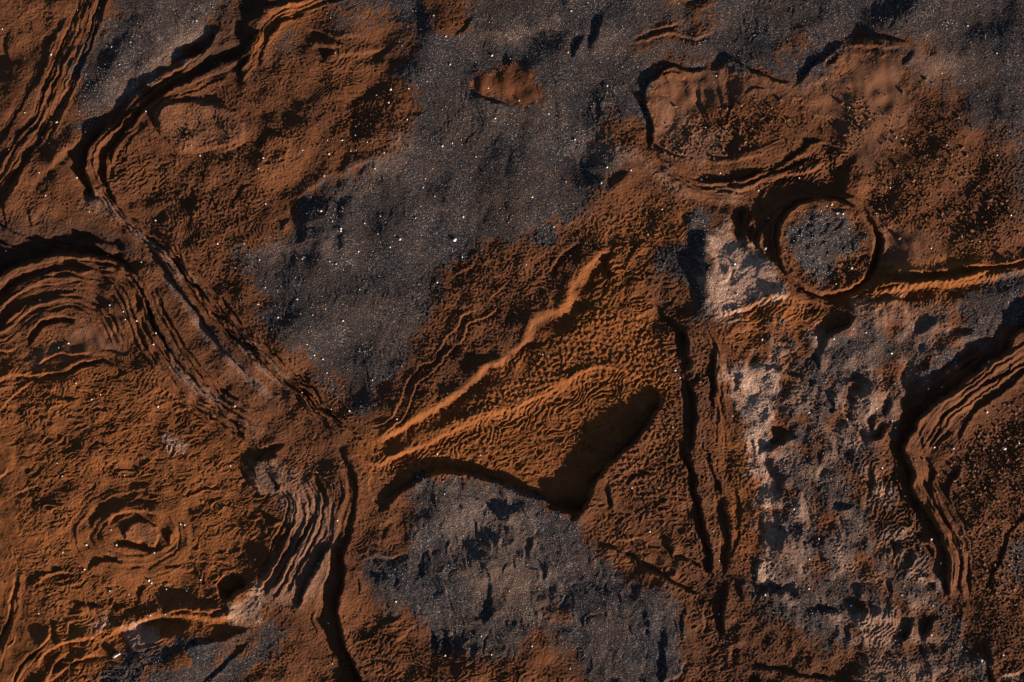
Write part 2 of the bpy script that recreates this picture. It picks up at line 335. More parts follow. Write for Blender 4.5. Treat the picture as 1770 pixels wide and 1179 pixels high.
RUN = """
D A1 3 3 30 550 0,530 80,505 160
D A1 4 3 30 445 0,392 120,352 240,322 320,292 410,262 500,235 590
D A1 5 3.5 40 350 480,320 540,270 600,235 670,190 740,120 850,60 960,25 1070,40 1179
D A1 4 4 35 350 60,290 180,240 260,235 330,190 420,120 520,60 620,0 740
D A1 3 3 24 430 200,360 330,310 440,250 560
D A1 3 4 30 60 130,30 240,50 330,60 400,0 420
B A1 9 9 42 440 680,350 760,280 820,215 885,120 955
B A1 4 6 24 160 1130,200 1080,250 1040
D A1 4 5 20 140 1060,160 1120,170 1160
D A1 15 3 50 1112 120,1095 190,1030 255,950 295,870 340
D A1 9 3 40 900 325,800 390,720 450,650 530,590 610,540 660
D A1 22 4 55 590 610,520 680,460 760,438 830,440 880,470 960,520 1020
D P 9 3 30 158 318,200 365,250 403,300 446,335 500
D A1 8 3 30 450 870,455 940,490 1000,540 1050,600 1110
D A1 16 5 50 1326 130,1280 220,1220 290,1130 320,1010 385,900 445,800 505,730 570
D A1 10 3 35 760 540,690 610,640 670,590 740,540 800,525 880,550 960,605 1040
D A1 4 2 16 1180 370,1050 440,950 475,870 500,800 550,786 590,800 650,850 710,880 735
D A1 4 2.5 30 815 640,810 585,850 545,960 515,1040 540,1130 515,1200 570,1240 620
B A1 4 4 30 1245 680,1220 740,1130 770,1080 790
D A1 3 3 26 770 600,740 640,690 690,660 760,640 830
B A1 3 4 22 540 900,560 840,600 780,650 740
D A1 3 3 20 1326 930,1220 980,1170 1080
D A1 4 4 24 960 1179,985 1090,960 1040
D A1 20 20 70 1326 20,1290 80,1240 160,1190 240
D A2 9 5 30 0 40,70 40,140 25,210 5
D A2 8 6 34 10 350,55 230,110 135,190 90,290 45
D A1 8 5 30 1326 140,1290 220,1240 330,1240 400,1270 430
B A2 7 7 30 260 250,330 235,390 240,480 250
D A2 5 4 24 340 345,370 290,410 255
D A2 7 10 34 520 300,640 320,740 290
B A2 6 8 34 600 800,480 880,370 905,300 960,200 1040,140 1110
D A2 6 6 30 0 790,40 730,70 680,150 700,200 710
B A2 4 5 24 240 140,330 160,420 190,560 190,640 230
B A2 4 5 24 380 300,500 280,620 260,700 220
D A2 4 5 20 180 1100,120 1179
D A2 10 16 50 430 1179,435 1080,490 980
D A2 8 12 40 260 1040,255 1160
D B2 10 12 40 250 0,250 90
D B2 10 12 46 440 0,450 160
D A2 10 28 80 1030 850,970 960,960 1100,950 1179
D B2 10 26 80 930 -60,920 60,940 150
D B2 5 4 16 390 0,440 20
D A2 6 4 30 1090 475,1170 500,1240 525,1330 545
D A2 5 6 24 1100 60,1060 160,1000 190
B A2 5 8 40 1140 170,1260 180,1326 230
D A3 8 7 40 460 60,450 150,420 230,400 300
D A3 8 5 30 385 165,345 240,320 310
D A3 5 8 40 280 100,290 0
B A3 5 3.5 16 590 215,700 165,800 135,900 110
B A3 5 3.5 18 600 215,700 205,850 170,960 200,1070 150
B A3 5 4 16 800 30,850 10,900 0
D A3 4 5 24 450 480,470 570,440 620
D A3 4 8 30 240 480,250 600,230 640
D A3 6 10 40 250 720,300 830
D A3 8 2.5 60 700 500,695 460,735 400,800 350,870 342,920 358,1010 350
D A3 5 2.5 60 990 352,1060 352,1095 325,1130 306,1190 325,1240 372,1326 390
D A4 5 2.5 60 -60 385,0 390,70 410,150 425
D A4 7 2.5 50 150 425,195 415,245 340,310 300,385 225,405 185
D A4 5 4 34 410 185,470 200,600 195,700 210,770 235
B A4 5 4 20 410 230,500 240,600 240,740 250
D A4 6 6 24 770 250,740 310,690 340
D A4 4 3 20 380 270,355 320,300 330
D A3 11 4 40 690 470,690 560,715 610,728 700,705 780
D A3 5 4 22 820 430,790 380,870 370,900 390
B A3 4 3 16 820 365,880 400,910 380
D A3 3 2 14 1060 420,1090 520,1080 620
D A3 3 2 14 1140 470,1130 560,1100 640
D A3 3 2 14 940 400,960 500,990 600,1030 660
D A3 3 2 12 1180 500,1240 450,1326 470
D A3 12 5 30 1215 1050,1200 1110,1190 1179
D B3 10 5 26 1250 -20,1240 60,1230 110
D A3 4 3 22 960 400,975 510,1005 590,1050 660
D A3 3 3 18 1150 560,1120 620,1160 480
D A3 5 4 24 900 740,910 680,890 640
D A3 4 4 22 740 740,850 800,960 830
B A3 5 4 20 740 790,850 860,940 910,1010 905
D A3 11 3 28 940 905,1000 930,1100 925,1200 910,1326 868
B A3 6 5 20 960 940,1080 950,1200 965,1326 930
D A3 5 4 22 1000 820,1100 810,1200 780,1326 740
B A3 4 3 16 1000 840,1120 830,1240 800,1326 770
B A3 9 9 40 760 860,850 940,950 1000,1080 1030,1180 1045
D A4 8 3 28 -20 880,60 860,150 800,230 740,320 720
B A4 7 5 22 -10 950,100 900,200 880,330 850
B A4 4 4 20 250 730,330 740,420 760
D A4 8 4 36 470 780,440 860,420 930,405 1000,390 1010
D A4 6 4 44 -60 1100,30 1055,110 1015,200 990,300 998,400 1020
D A4 6 4 44 -60 1240,0 1170,60 1100,110 1040
D B4 5 4 30 50 -30,45 50,55 140,75 240
D A3 10 6 34 1250 1060,1230 1120,1200 1179
D A3 8 6 26 1326 960,1290 1000,1290 1100
D A3 9 9 40 620 880,540 930,500 970
D B3 14 8 40 1200 0,1200 90,1220 130
D B3 12 5 30 1290 20,1260 100,1326 170
D A3 8 8 36 920 1080,905 1160
D B3 18 14 60 960 20,975 150,975 300,990 450
B B3 12 12 50 1020 20,1040 180,1080 280,1090 400
B B3 7 6 26 1130 200,1110 270,1070 300
B B3 9 5 30 1090 460,1200 420,1326 360
B B4 6 6 30 -60 440,60 370,180 390,300 400
B B2 15 8 46 1326 665,1200 720,1110 800,1010 880,920 940,820 990,720 1050,620 1100
B B3 16 9.5 60 540 130,450 165,385 240,335 310,320 380,265 440,150 480,110 540,80 600,0 670
D B3 10 4 26 545 140,505 180,520 230,560 250
D B3 7 5 24 300 450,400 430,440 440
D B3 8 6 24 60 640,150 620,200 590
D B3 5 4 24 600 210,620 150,650 110,700 60
D B3 4 4 22 560 250,640 250,720 290
B B3 5 4 24 380 60,330 100,240 180,200 260
B B3 5 4 24 0 660,100 590
B B3 6 5 30 640 735,560 730,460 722,380 750,300 790,210 840,130 878,0 940
B B2 6 5 30 1326 935,1240 965,1120 1000,1000 1050,880 1110,760 1160,660 1200
D B3 7 4 18 130 872,220 835,280 800
D B2 7 6 24 1140 960,1030 980,940 990
B B2 5 2.2 12 560 1030,680 1000,740 890,770 820,840 710,910 690,950 620,970 570,1040 510,1060 470,1150 430
B B2 5 2.2 12 620 1100,720 1010,770 960,810 860,850 800,910 740,1000 640,1070 560,1080 510,1130 490,1200 450,1260 400
B B2 3 2.5 12 560 1050,640 1040,720 1000
B B2 4 3 14 1000 260,1080 220,1150 210
B B2 4 3 14 1180 380,1250 330,1290 300
D P 13 3 60 1146 680,1144 700,1132 722,1095 765,1062 797,1040 820,1018 855,1005 885,985 905
D C3 6 4 50 420 250,385 300,330 322,200 292,110 235,0 190,-60 175
D C2 7 4 50 1340 192,1200 150,1080 118,940 108,850 130,800 170,700 240,635 300
B C2 8 6 30 820 -20,700 50,620 70,540 50
B C3 5 3 16 400 180,440 130,500 90,570 20
D B3 8 6 28 740 400,800 460,840 490,880 540
D B3 22 5 40 850 500,895 560,905 640,925 690,880 770
B B3 6 3 14 860 770,920 790,950 740,960 700
D B3 16 5 34 900 760,940 850,945 950,940 1060,930 1179
D C3 16 5 32 880 -40,940 100,960 220,975 300,995 400,1020 500,1045 640
D B3 10 4 24 1040 600,1050 700,1050 850,1040 960
D B3 5 4 18 1090 680,1060 780,1080 900,1100 980
D C3 10 4 22 1010 -20,1030 80,1070 170,1085 260
D C3 15 4 28 1085 220,1105 320,1120 400,1118 500,1105 640
D C3 4 3 18 1150 160,1180 300,1170 420,1120 600
D C3 13 5 30 1110 660,1100 800,1080 970
D C3 6 4 22 1180 650,1190 800
D C3 12 4 30 450 470,520 490,580 520,640 580
B C3 5 2.5 12 570 510,640 550,655 600
D C3 14 4 34 660 580,740 620,840 670,900 710,975 735
D C3 13 5 26 830 535,900 560,980 600,1040 640
D C3 13 6 26 800 430,825 490,830 550
D C3 9 4 20 590 180,640 130,740 125
D C3 9 5 22 490 170,520 240,525 310
B C3 6 4 20 560 470,640 455,680 440
B C3 5 4 20 430 1300,830 1160,880 1090,920 1050
D C3 5 6 26 900 760,880 880,890 980
B C3 5 4 16 975 780,990 860,990 940
D C3 8 6 30 770 970,790 1060,770 1179
D C3 8 10 36 340 640,430 690,520 740,560 820
D C3 6 8 26 680 800,720 950
D C3 6 8 26 770 850,800 960,790 1000
D C3 7 8 24 650 680,660 760
D C3 7 6 22 120 420,110 520
D C3 5 6 22 190 560,195 660
D C2 9 5 22 1240 290,1255 360,1326 385
D C2 4 6 34 1090 540,1160 580,1190 640,1205 730,1170 830,1060 880
D C2 5 6 24 1130 880,1200 840,1220 790
D C2 4 6 26 1010 230,1060 290,1110 330
D C2 5 6 24 840 580,870 660
D C2 6 6 26 560 620,660 660,740 740
B C2 5 4 20 860 870,800 900,750 960,690 1000
D C2 6 5 26 895 890,920 960,940 1040
D C2 5 5 26 975 890,985 960,1005 1050
D C2 4 4 20 520 640,550 720
D C2 6 6 26 640 860,700 870,760 830
B C2 4 4 20 560 550,680 540,790 515
D C2 3 5 24 640 480,680 400,700 360
D C2 6 3 24 290 170,325 250,320 290,270 400,200 520,120 650,40 760
D C2 6 2.5 18 335 290,300 380,240 500,180 620,130 700,85 780
D C2 6 2.5 18 365 240,345 360,320 430,270 540,210 650,150 745
B C2 5 2.5 14 150 400,180 460,120 560,60 660,0 740
D C2 17 3.5 32 410 470,355 530,310 610,270 690,235 770,215 830
D C2 5 4 22 405 250,405 340,385 430
D C2 8 5 28 440 -20,500 90,520 190,505 330,485 440,450 540
D C2 24 4 56 480 480,455 560,450 640,432 740,425 820,432 900,452 980,500 1070,545 1179
B C2 6 6 24 385 560,360 700,300 880
D C2 4 3 16 330 780,300 860,330 950
D C2 12 4 26 -20 60,60 40,140 15
D C2 9 4 24 80 100,100 150,130 180,100 220
D C2 4 4 16 30 450,80 500
D C1 10 4 24 1230 60,1250 110,1290 180,1330 240
D B1 20 5 60 -60 280,0 245,150 185,300 142,450 150,600 190,690 260
B B1 3 2 10 260 95,400 105,520 130,640 180
D B1 12 8 40 640 130,560 90,440 70,330 70
B B1 6 3.5 18 0 300,60 258,150 213,260 182,360 170,470 180,600 200
D B1 9 5 24 0 370,100 300,250 245,350 225,480 235
B B1 5 3 16 0 450,60 370,150 320,250 300,400 285
D B1 9 5 26 0 530,60 455,130 410,230 370,330 345,400 325
B B1 4 3 14 0 640,70 630,120 600
D B1 6 4 22 0 1,20 10
B B1 8 4 20 120 600,170 530,230 480,320 460,420 470
D B1 8 4 20 130 625,190 560,250 500,320 482,380 490
B B1 5 3 14 170 720,230 690,300 660,400 655,490 640
D B1 4 3 16 490 640,560 640,640 665,660 630
B B1 6 4 22 0 790,60 760,200 765,340 730,440 690,530 680
D B1 7 4 18 350 755,440 712,530 700,590 728,640 770
B B1 4 3 18 0 940,60 880,130 820,200 790
D B1 6 4 16 250 868,340 890,450 880
D B1 5 4 22 700 470,740 560,760 660
D B1 9 4 22 735 290,725 380,700 460
B B1 5 3 12 610 190,660 260,700 300
D B1 9 3 18 740 350,790 500,860 620,960 750,1060 860
B B1 5 3 14 730 360,780 505,850 630,940 750,1040 850
D B1 9 4 20 850 620,860 680,880 700
D B1 11 3 40 740 90,830 190,900 290,980 400,1060 520,1150 640,1250 740,1340 810
D B1 8 3 20 900 110,960 240,1040 350,1150 470,1250 580,1340 650
D B1 7 3 20 880 120,940 240,1020 350,1130 480
D B1 5 4 18 860 860,960 940,1100 1040
D B1 8 4 18 1190 1020,1240 1050,1250 1100
D B2 9 3 26 0 660,120 740,240 860,400 980,520 1070
D B2 8 3 24 40 600,160 700,300 840,440 980
B B2 4 4 18 100 850,150 890,260 980,330 1020
B B2 6 4 20 0 1150,60 1140,120 1100
D B2 9 5 24 20 1179,110 1150,160 1110
B C1 9 4 24 545 400,560 345,620 318,700 312,780 318,820 350
D C1 7 4 22 460 400,475 360,520 310
D C1 9 4 20 845 480,865 410,850 370
D C1 10 4 26 560 470,640 485,700 500,760 515,800 495
D C1 8 4 24 420 615,480 580,560 560,640 585
B C1 5 4 20 170 700,220 650,290 620,400 630
B C1 4 4 18 640 280,700 245,780 250,840 270
D C1 5 4 18 180 640,260 620,330 600
D C1 7 5 22 830 610,880 600,940 600
B C1 4 3 16 930 540,1010 570,1150 580,1210 600
D C1 5 4 18 1040 570,1150 585
D C1 20 3 34 1130 790,1165 760,1200 715,1250 695,1300 690
D C1 6 4 18 1155 760,1160 850
D C1 8 5 22 360 800,440 790,510 800
D C1 7 4 16 590 830,600 805,640 800
D C1 6 4 20 700 760,720 710,740 680
B C1 15 9 46 560 960,660 900,800 850,960 850,1130 860,1220 830
D C1 14 8 36 740 1000,790 960,860 940,900 930
D C1 8 6 30 940 1010,1080 970,1180 950,1300 890
B C1 9 4 24 180 1120,240 1030,330 980,430 960,520 960
B C1 8 4 22 250 1170,340 1110,440 1050,540 1030
B C1 8 4 22 820 830,940 810,1060 820,1180 800
B C1 6 4 16 540 960,600 920,650 890
D C1 8 4 20 270 1120,330 1110,400 1080,440 1050
B C1 6 4 20 240 1160,300 1060,380 1030
B C1 5 4 18 330 960,360 880,400 870
B C1 5 3 14 70 230,130 190,190 185,215 155
B C1 4 3 14 0 140,40 110,50 60
D C1 5 4 18 130 120,145 70
B C1 7 3.5 18 60 1179,90 1120,150 1050,230 985,260 910,250 870
D C1 6 3.5 18 75 1179,110 1110,170 1050,240 990
D C1 4 3 16 240 1060,290 980,280 900,320 840
D C1 5 3 16 0 980,40 880,60 780,100 680,110 600
B C1 4 3 14 -20 1000,30 880,45 780,90 680
D C1 3 2 10 30 1000,80 940
B C1 4 2 10 30 1010,85 935
D C1 5 5 24 1080 1160,1180 1060,1300 960
D B4 24 4 60 1450 455,1326 520,1270 560,1235 650,1140 705,1060 760,960 850,860 920,790 985,765 1040,715 1090,700 1179
D C4 23 4 45 690 -60,715 10,750 100,770 230,850 340,915 450,940 570,940 760
D B4 9 5 28 1120 660,1040 720,960 770,880 870
B B4 6 4 16 1110 650,1040 705,960 755
B B4 6 4 18 860 870,760 925,640 975
D B4 5 2.5 20 1255 660,1240 750,1140 800,1010 900,930 970,890 1070,840 1150
D B4 8 3 26 1326 745,1240 830,1160 890,1070 960,1010 1050,1000 1110
B B4 4 3 14 1326 720,1250 700
D B4 5 3 16 1150 860,1160 920
D B4 5 3 16 790 1040,810 1100,830 1179
D C4 8 4 24 655 0,670 80,690 180,740 300
B C4 5 3 12 650 0,680 120,720 250
D C4 7 3 22 815 10,870 100,850 180,860 280
D C4 8 4 22 1000 50,990 120,940 200,950 290
D C4 6 2.5 18 870 290,930 360,970 460,1000 560,1000 660,1010 770
D C4 4 3 14 1050 560,1060 650,1060 740
D C4 6 3 24 1326 340,1250 440,1210 560,1170 640,1180 760
B B4 8 4 20 590 260,700 235,800 240,900 240,1000 215,1160 205,1300 180
D B4 9 4 16 600 290,750 276,900 270,1050 245,1160 225
B P 12 7 40 1500 512,1560 500,1640 494,1710 484,1770 470
B B4 6 4 20 540 350,600 310,680 295,780 305,920 290,1040 270,1180 235
D B4 4 4 16 470 410,560 390,700 375,840 390
D B4 5 5 24 160 465,240 445,330 440
D B4 18 5 34 290 650,330 560,400 520,470 460
D B4 13 7 34 740 580,790 540,870 490,900 460
D B4 10 7 30 270 630,285 760
D B4 7 6 30 80 740,140 750,200 790
D B4 8 6 26 345 830,355 970
D B4 10 6 26 450 840,470 900
B B4 9 5 26 370 830,400 920,440 1010,510 1095
D B4 15 6 34 510 1080,600 1080,620 1000
D B4 12 6 30 620 850,645 900,610 980
D B4 9 5 26 560 960,560 1060
D B4 9 6 30 400 800,500 770
D B4 10 8 34 920 560,1000 560,1080 520
D B4 12 8 40 860 800,960 720,1080 640,1180 580
D B4 16 8 50 -60 1179,40 1140,120 1090,200 1060
D B4 7 6 26 0 700,70 740,110 720
D C4 14 8 36 10 -20,50 90,100 180,140 220
D C4 8 5 22 540 60,560 160,540 240
D C4 10 6 28 340 300,400 290,470 290
D C4 9 6 26 205 450,225 540
D C4 10 8 30 230 460,300 530,320 580
D C4 16 8 40 -40 720,100 710,140 770
D C4 14 8 40 200 810,340 820,410 850
D C4 9 6 26 440 650,490 690,490 770
D C4 9 6 26 430 880,440 980
D C4 20 6 40 660 980,730 950,760 830
D C4 16 6 36 800 980,850 900,860 830
D C4 7 5 20 280 1160,380 1179
D C4 6 4 22 440 1010,520 1040,540 1120
D C4 7 5 24 640 640,660 760
D C4 12 5 26 790 460,860 500,860 560
D C4 12 6 26 800 640,870 680,880 720
D C4 9 6 24 1140 940,1150 1060,1170 1179
B C4 5 4 20 1326 1130,1220 1150,1180 1200
D B3 14 10 40 1320 1020,1280 1179
D B3 7 6 26 1160 760,1180 840
D B3 7 5 20 1230 1060,1260 1179
B C3 7 7 30 1180 0,1250 120,1260 260
D C3 8 6 24 1270 540,1250 680
"""
for ln in RUN.strip().split('\n'):
    k, t, h, w, R, pts = ln.split(' ', 5)
    if float(w) >= 10: h = float(h)*.7
    step(k, t, float(h), float(w), float(R), pts)

RINGP = [(1370, 372), (1405, 350), (1445, 350), (1485, 372), (1506, 410), (1504, 450), (1470, 492), (1430, 500), (1390, 492), (1362, 462), (1350, 430), (1352, 395)]
v_, m_ = poly_mask(RINGP, 4, 2)
H[v_] += m_*(.45*samp(noise(50, 7, 26, 1.3, -30, 1.0), X[v_], Y[v_]) + 0.7*samp(n_mid, X[v_]*1.7, Y[v_]*1.7))
# the leaf-shaped gully: floor falls away from its upper left edge and ends at a cliff
LEAF = [(648, 800), (700, 768), (760, 738), (820, 718), (882, 702), (925, 682), (950, 670), (982, 652), (1010, 640), (1040, 634), (1072, 637), (1100, 650), (1130, 668), (1146, 690), (1132, 722), (1095, 765), (1062, 797), (1040, 820), (1018, 855), (1005, 888),
        (990, 886), (950, 872), (915, 852), (880, 838), (850, 832), (810, 822), (760, 819), (735, 824), (705, 842), (680, 864), (655, 882), (640, 850), (640, 820)]
v_, m_ = poly_mask(LEAF, 2.2, .8)
f_ = curve_field(spline([(560, 860), (648, 800), (700, 768), (760, 738), (820, 718), (882, 702), (950, 670), (1010, 640), (1072, 632), (1150, 640), (1260, 660)]), 260)
fv, fD = f_[0], f_[1]
dd_ = np.full(X.shape, 1e3); dd_[fv] = fD; dd_ = np.clip(dd_[v_], 0, 260)
sx_ = ss(640, 900, X[v_])
dep = (.38*np.minimum(dd_, 24)+.035*np.clip(dd_-24, 0, 60)+.02*np.clip(dd_-84, 0, 200))*(.45+.62*sx_)
rgt = ss(1170, 950, X[v_]); H[v_] -= m_*dep*(.55+.45*rgt)
# raised and sunken outlines
plateau('P', 9, 3, '1352 385, 1372 360, 1405 345, 1440 345, 1475 358, 1500 385, 1510 420, 1508 450, 1492 480, 1465 500, 1430 508, 1392 500, 1360 470, 1345 430')
ridge('P', 3.2, 3.5, '1345 430, 1352 385, 1372 360, 1405 345, 1440 345, 1475 358, 1500 385')
ridge('P', -9, 5, '1508 385, 1519 415, 1518 445, 1500 478, 1475 500, 1440 514, 1405 508, 1372 488, 1350 462')
ridge('P', 3, 4, '1450 340, 1490 352, 1517 385, 1530 420, 1526 450')
bump('P', -10, 60, 42, 20, '1465 458')
plateau('C1', 7, 2.5, '640 410, 670 372, 750 358, 798 385, 805 430, 790 490, 720 470, 640 445')
bump('C1', -5, 130, 100, 10, '720 430', 3)
plateau('C1', -9, 3, '1110 680, 1180 635, 1255 690, 1200 735, 1165 765, 1125 740')
bump('B4', 9, 75, 65, 0, '555 870', 3)
bump('C4', 9, 110, 90, 0, '570 880', 3)
bump('C4', 8, 90, 70, 0, '130 490', 3)
bump('C2', 5, 50, 40, 0, '1290 335', 3)
bump('A4', -9, 90, 80, 0, '590 980', 2.5)
bump('A4', 5, 60, 60, 0, '480 940', 2)
plateau('P', 5, 5, '270 195, 300 175, 350 178, 400 190, 420 215, 415 240, 380 255, 320 262, 290 240')
bump('A1', -4, 60, 40, 0, '930 660', 2.5)
bump('C2', 6, 22, 12, -20, '105 375', 3)

for a in ((4.5, 210, 48, -25, '620 535'), (3, 70, 34, -10, '515 392'), (2.5, 60, 90, 10, '865 330'), (2.5, 110, 40, -50, '760 330'), (2, 50, 110, 15, '700 220'),
          (2.5, 60, 30, -30, '600 640'), (2.2, 150, 30, -15, '980 90'), (2.2, 90, 26, -30, '1560 30'), (4, 50, 36, 0, '810 990'), (4, 60, 44, 20, '1010 1060'), (3, 40, 30, 0, '900 900'), (3, 30, 50, 10, '730 900'), (3, 16, 60, 30, '200 110')):
    bump('P', a[0]*1.6, *a[1:])

# bedding lines
strata('A1', 1.7, 27, '480 -20, 420 160, 360 300, 320 400, 270 520, 210 640, 130 740, 50 860, 0 940', 1, 0)
strata('A1', .8, 13, '360 60, 300 180, 250 290, 190 420, 100 560, 0 700', 1, 1)
strata('A1', 1.2, 16, '1110 190, 980 320, 850 400, 720 500, 620 620, 530 710, 478 800, 480 880, 520 980, 600 1070', 1, 2)
strata('A1', 1.0, 10, '1326 110, 1250 300, 1050 380, 850 480, 700 610, 600 720, 540 830, 560 940', 1, 3)
strata('A2', 1.6, 13, '300 15, 150 60, 60 130, 20 220, -40 330, -110 420', 1, 4)
strata('B1', 2.0, 26, '-60 380, 0 330, 130 250, 300 205, 450 215, 590 240, 660 310, 720 430, 770 560, 850 690, 960 820, 1100 930, 1300 1050', 1, 5)
strata('B1', .9, 13, '0 420, 80 380, 200 320, 330 290, 450 290, 540 340, 620 440, 700 560', 1, 6)
strata('B1', 2.6, 18, '740 60, 860 130, 960 250, 1060 370, 1160 480, 1260 590, 1400 720, 1560 860, 1700 1010', 1, 7)
strata('B1', 2.3, 13, '760 300, 820 460, 900 600, 1010 740, 1120 850, 1280 950', 1, 8)
strata('C2', 2.2, 30, '240 120, 300 250, 290 380, 230 520, 160 640, 90 750', 1.15, 9)
strata('C2', .8, 16, '450 60, 480 220, 440 400, 400 520, 370 640, 330 780, 300 900', 1, 10)
strata('A3', 1.2, 14, '740 790, 850 880, 960 930, 1100 930, 1250 910, 1326 870, 1450 820, 1560 770', 1, 11)
strata('A3', .9, 10, '1000 790, 1150 790, 1300 740, 1450 690', 1, 12)
strata('P', 1.3, 9, '1342 470, 1336 420, 1345 375, 1370 350, 1405 338, 1445 338, 1490 355, 1522 395, 1527 440', 1, 13)
strata('P', 1.0, 9, '1350 470, 1380 500, 1430 518, 1480 510, 1510 480', 1, 14)
strata('C4', 1.2, 22, '800 40, 830 160, 900 300, 970 420, 1010 560, 1020 760', 1, 15)
strata('B4', 1.2, 26, '1400 640, 1240 740, 1100 850, 960 950, 860 1080, 800 1179', 1.2, 16)
strata('C1', .9, 12, '10 0, 40 40, 60 90', 1, 17)
strata('C1', .8, 14, '90 600, 60 780, 20 920', 1, 18)
strata('C1', .8, 12, '250 870, 230 980, 130 1080, 60 1179', 1, 19)
strata('B3', 1.3, 14, '1000 480, 1060 640, 1090 800, 1100 980, 1110 1179', 1, 30)
strata('B3', 1.0, 10, '880 760, 900 900, 900 1060, 890 1179', 1, 31)
strata('B1', 1.5, 15, '-40 580, 60 520, 160 440, 280 395, 400 385, 500 430, 570 540, 620 640', 1, 36)
strata('B1', 1.6, 13, '-60 60, 80 110, 240 95, 420 105, 560 140, 680 190', 1, 37)
strata('B1', 1.0, 10, '0 800, 160 770, 330 735, 480 690, 600 720', 1, 38)
strata('P', 2.3, 15, '168 322, 212 376, 262 422, 318 476, 376 545, 448 612, 528 684, 600 748', 1, 32)
strata('P', 2.0, 14, '470 830, 505 860, 500 900, 480 940, 455 985, 430 1020', 1.1, 33)
strata('P', 1.4, 11, '1500 505, 1560 488, 1640 480, 1770 458', 1, 34)
strata('P', 1.6, 12, '1150 300, 1190 325, 1240 338, 1300 340', 1, 35)
strata('C1', .6, 30, '780 230, 600 260, 480 340, 440 430, 480 520, 600 580, 760 580, 880 520, 900 420, 870 320, 790 260', 1.1, 20)
strata('C3', 1.4, 14, '880 0, 930 200, 990 420, 1040 620', 1, 21)
strata('C3', 1.4, 12, '1000 0, 1060 200, 1100 420, 1090 620', 1, 22)

# ------------------------------------------------------------------ relief: skin of each kind of ground
MUD = 1-np.clip(SAND+PALE*0.7, 0, 1)
def reg(soft, wob, txt, tile='P'):
    m = Z(); mask_into(m, tile, soft, wob, txt); return m
SCALY = np.clip(reg(30, 8, '-80 650, 160 640, 330 700, 430 790, 470 880, 470 1010, 300 1100, 240 1240, 60 1240, 90 1060, 40 980, 30 800, -20 720')
        + reg(20, 8, '1030 450, 1100 430, 1190 520, 1160 640, 1090 560, 1000 500')
        + reg(20, 8, '620 800, 760 740, 960 660, 1080 640, 1130 700, 980 830, 850 820, 700 830')
        + reg(20, 8, '990 880, 1160 800, 1220 1000, 1260 1080, 1240 1240, 600 1240, 610 1100, 700 1080, 1000 1180, 1180 1180, 1190 1060, 1100 990')
        + reg(20, 8, '1240 540, 1340 510, 1430 560, 1400 640, 1280 620')*.8
        + reg(15, 6, '1320 290, 1460 245, 1470 300, 1440 330, 1330 330'), 0, 1)
NET = np.clip(reg(14, 6, '780 715, 880 660, 960 600, 1000 560, 1060 530, 1140 580, 1150 660, 1180 740, 1120 760, 1140 700, 1080 640, 1000 650, 900 690, 830 730')
        + reg(12, 6, '1060 790, 1130 740, 1180 760, 1190 860, 1130 900, 1080 850'), 0, 1)
RUBB = np.clip(reg(16, 12, '1650 800, 1700 740, 1780 720, 1860 800, 1860 1080, 1700 1080, 1680 960')*.9
        + reg(8, 8, '1250 195, 1290 180, 1335 195, 1330 225, 1280 230, 1240 222')
        + reg(8, 8, '1125 240, 1190 225, 1215 250, 1180 285, 1130 262')*.7
        + reg(8, 8, '1455 190, 1490 170, 1500 230, 1480 250, 1460 230')
        + reg(12, 8, '1495 305, 1540 295, 1590 320, 1580 370, 1530 390, 1500 350')
        + reg(20, 14, '1580 280, 1700 290, 1770 360, 1770 430, 1640 430, 1580 380')*.62
        + reg(20, 14, '1500 190, 1640 200, 1700 270, 1640 290, 1520 260')*.5
        + reg(18, 14, '1200 215, 1360 170, 1420 210, 1360 250, 1230 270')*.45
        + reg(14, 10, '540 190, 680 180, 720 230, 640 270, 520 260')*.45
        + reg(10, 8, '300 215, 330 205, 335 235, 305 240')*.9
        + reg(10, 6, '1440 465, 1490 430, 1500 480, 1440 500')*.8, 0, 1)
SMOOTH = np.clip(reg(20, 8, '1125 170, 1170 120, 1300 125, 1420 140, 1480 90, 1560 110, 1580 200, 1500 300, 1460 240, 1340 170, 1200 200, 1130 260')
        + reg(14, 6, '1530 400, 1620 400, 1660 440, 1600 465, 1530 465')
        + reg(14, 6, '60 620, 110 580, 180 550, 220 590, 210 620, 120 620')
        + reg(20, 6, '-60 760, 30 760, 40 900, 30 1000, 60 1100, 20 1240, -60 1240')*.8
        + reg(14, 6, '1580 720, 1720 600, 1790 640, 1700 740, 1620 820, 1690 1020, 1620 1020, 1590 840')*.6
        + reg(10, 6, '815 150, 880 110, 935 150, 930 178, 870 176')
        + reg(30, 10, '0 20, 110 20, 60 160, 0 200')*.5, 0, 1)
CRUM = np.clip(reg(24, 10, '700 720, 760 480, 900 420, 1040 330, 1190 340, 1170 480, 1080 440, 1000 440, 980 500, 880 600')
        + reg(20, 10, '290 260, 470 230, 480 330, 330 420, 280 320')
        + reg(20, 10, '1190 500, 1240 560, 1260 740, 1300 800, 1330 960, 1330 1060, 1180 1060, 1180 760, 1150 560')*.8
        + reg(20, 10, '300 420, 420 430, 460 560, 620 720, 600 760, 420 600, 300 460')*.7
        + reg(20, 10, '1330 640, 1570 620, 1600 700, 1560 780, 1610 960, 1640 1200, 1200 1200, 1200 1060, 1340 1000, 1320 760')*.35
        + reg(20, 10, '1040 180, 1110 200, 1115 270, 1060 270, 1030 230')
        + reg(20, 10, '1700 240, 1770 220, 1790 460, 1660 440')*.8
        + reg(20, 10, '1640 1020, 1790 1000, 1790 1200, 1660 1200'), 0, 1)

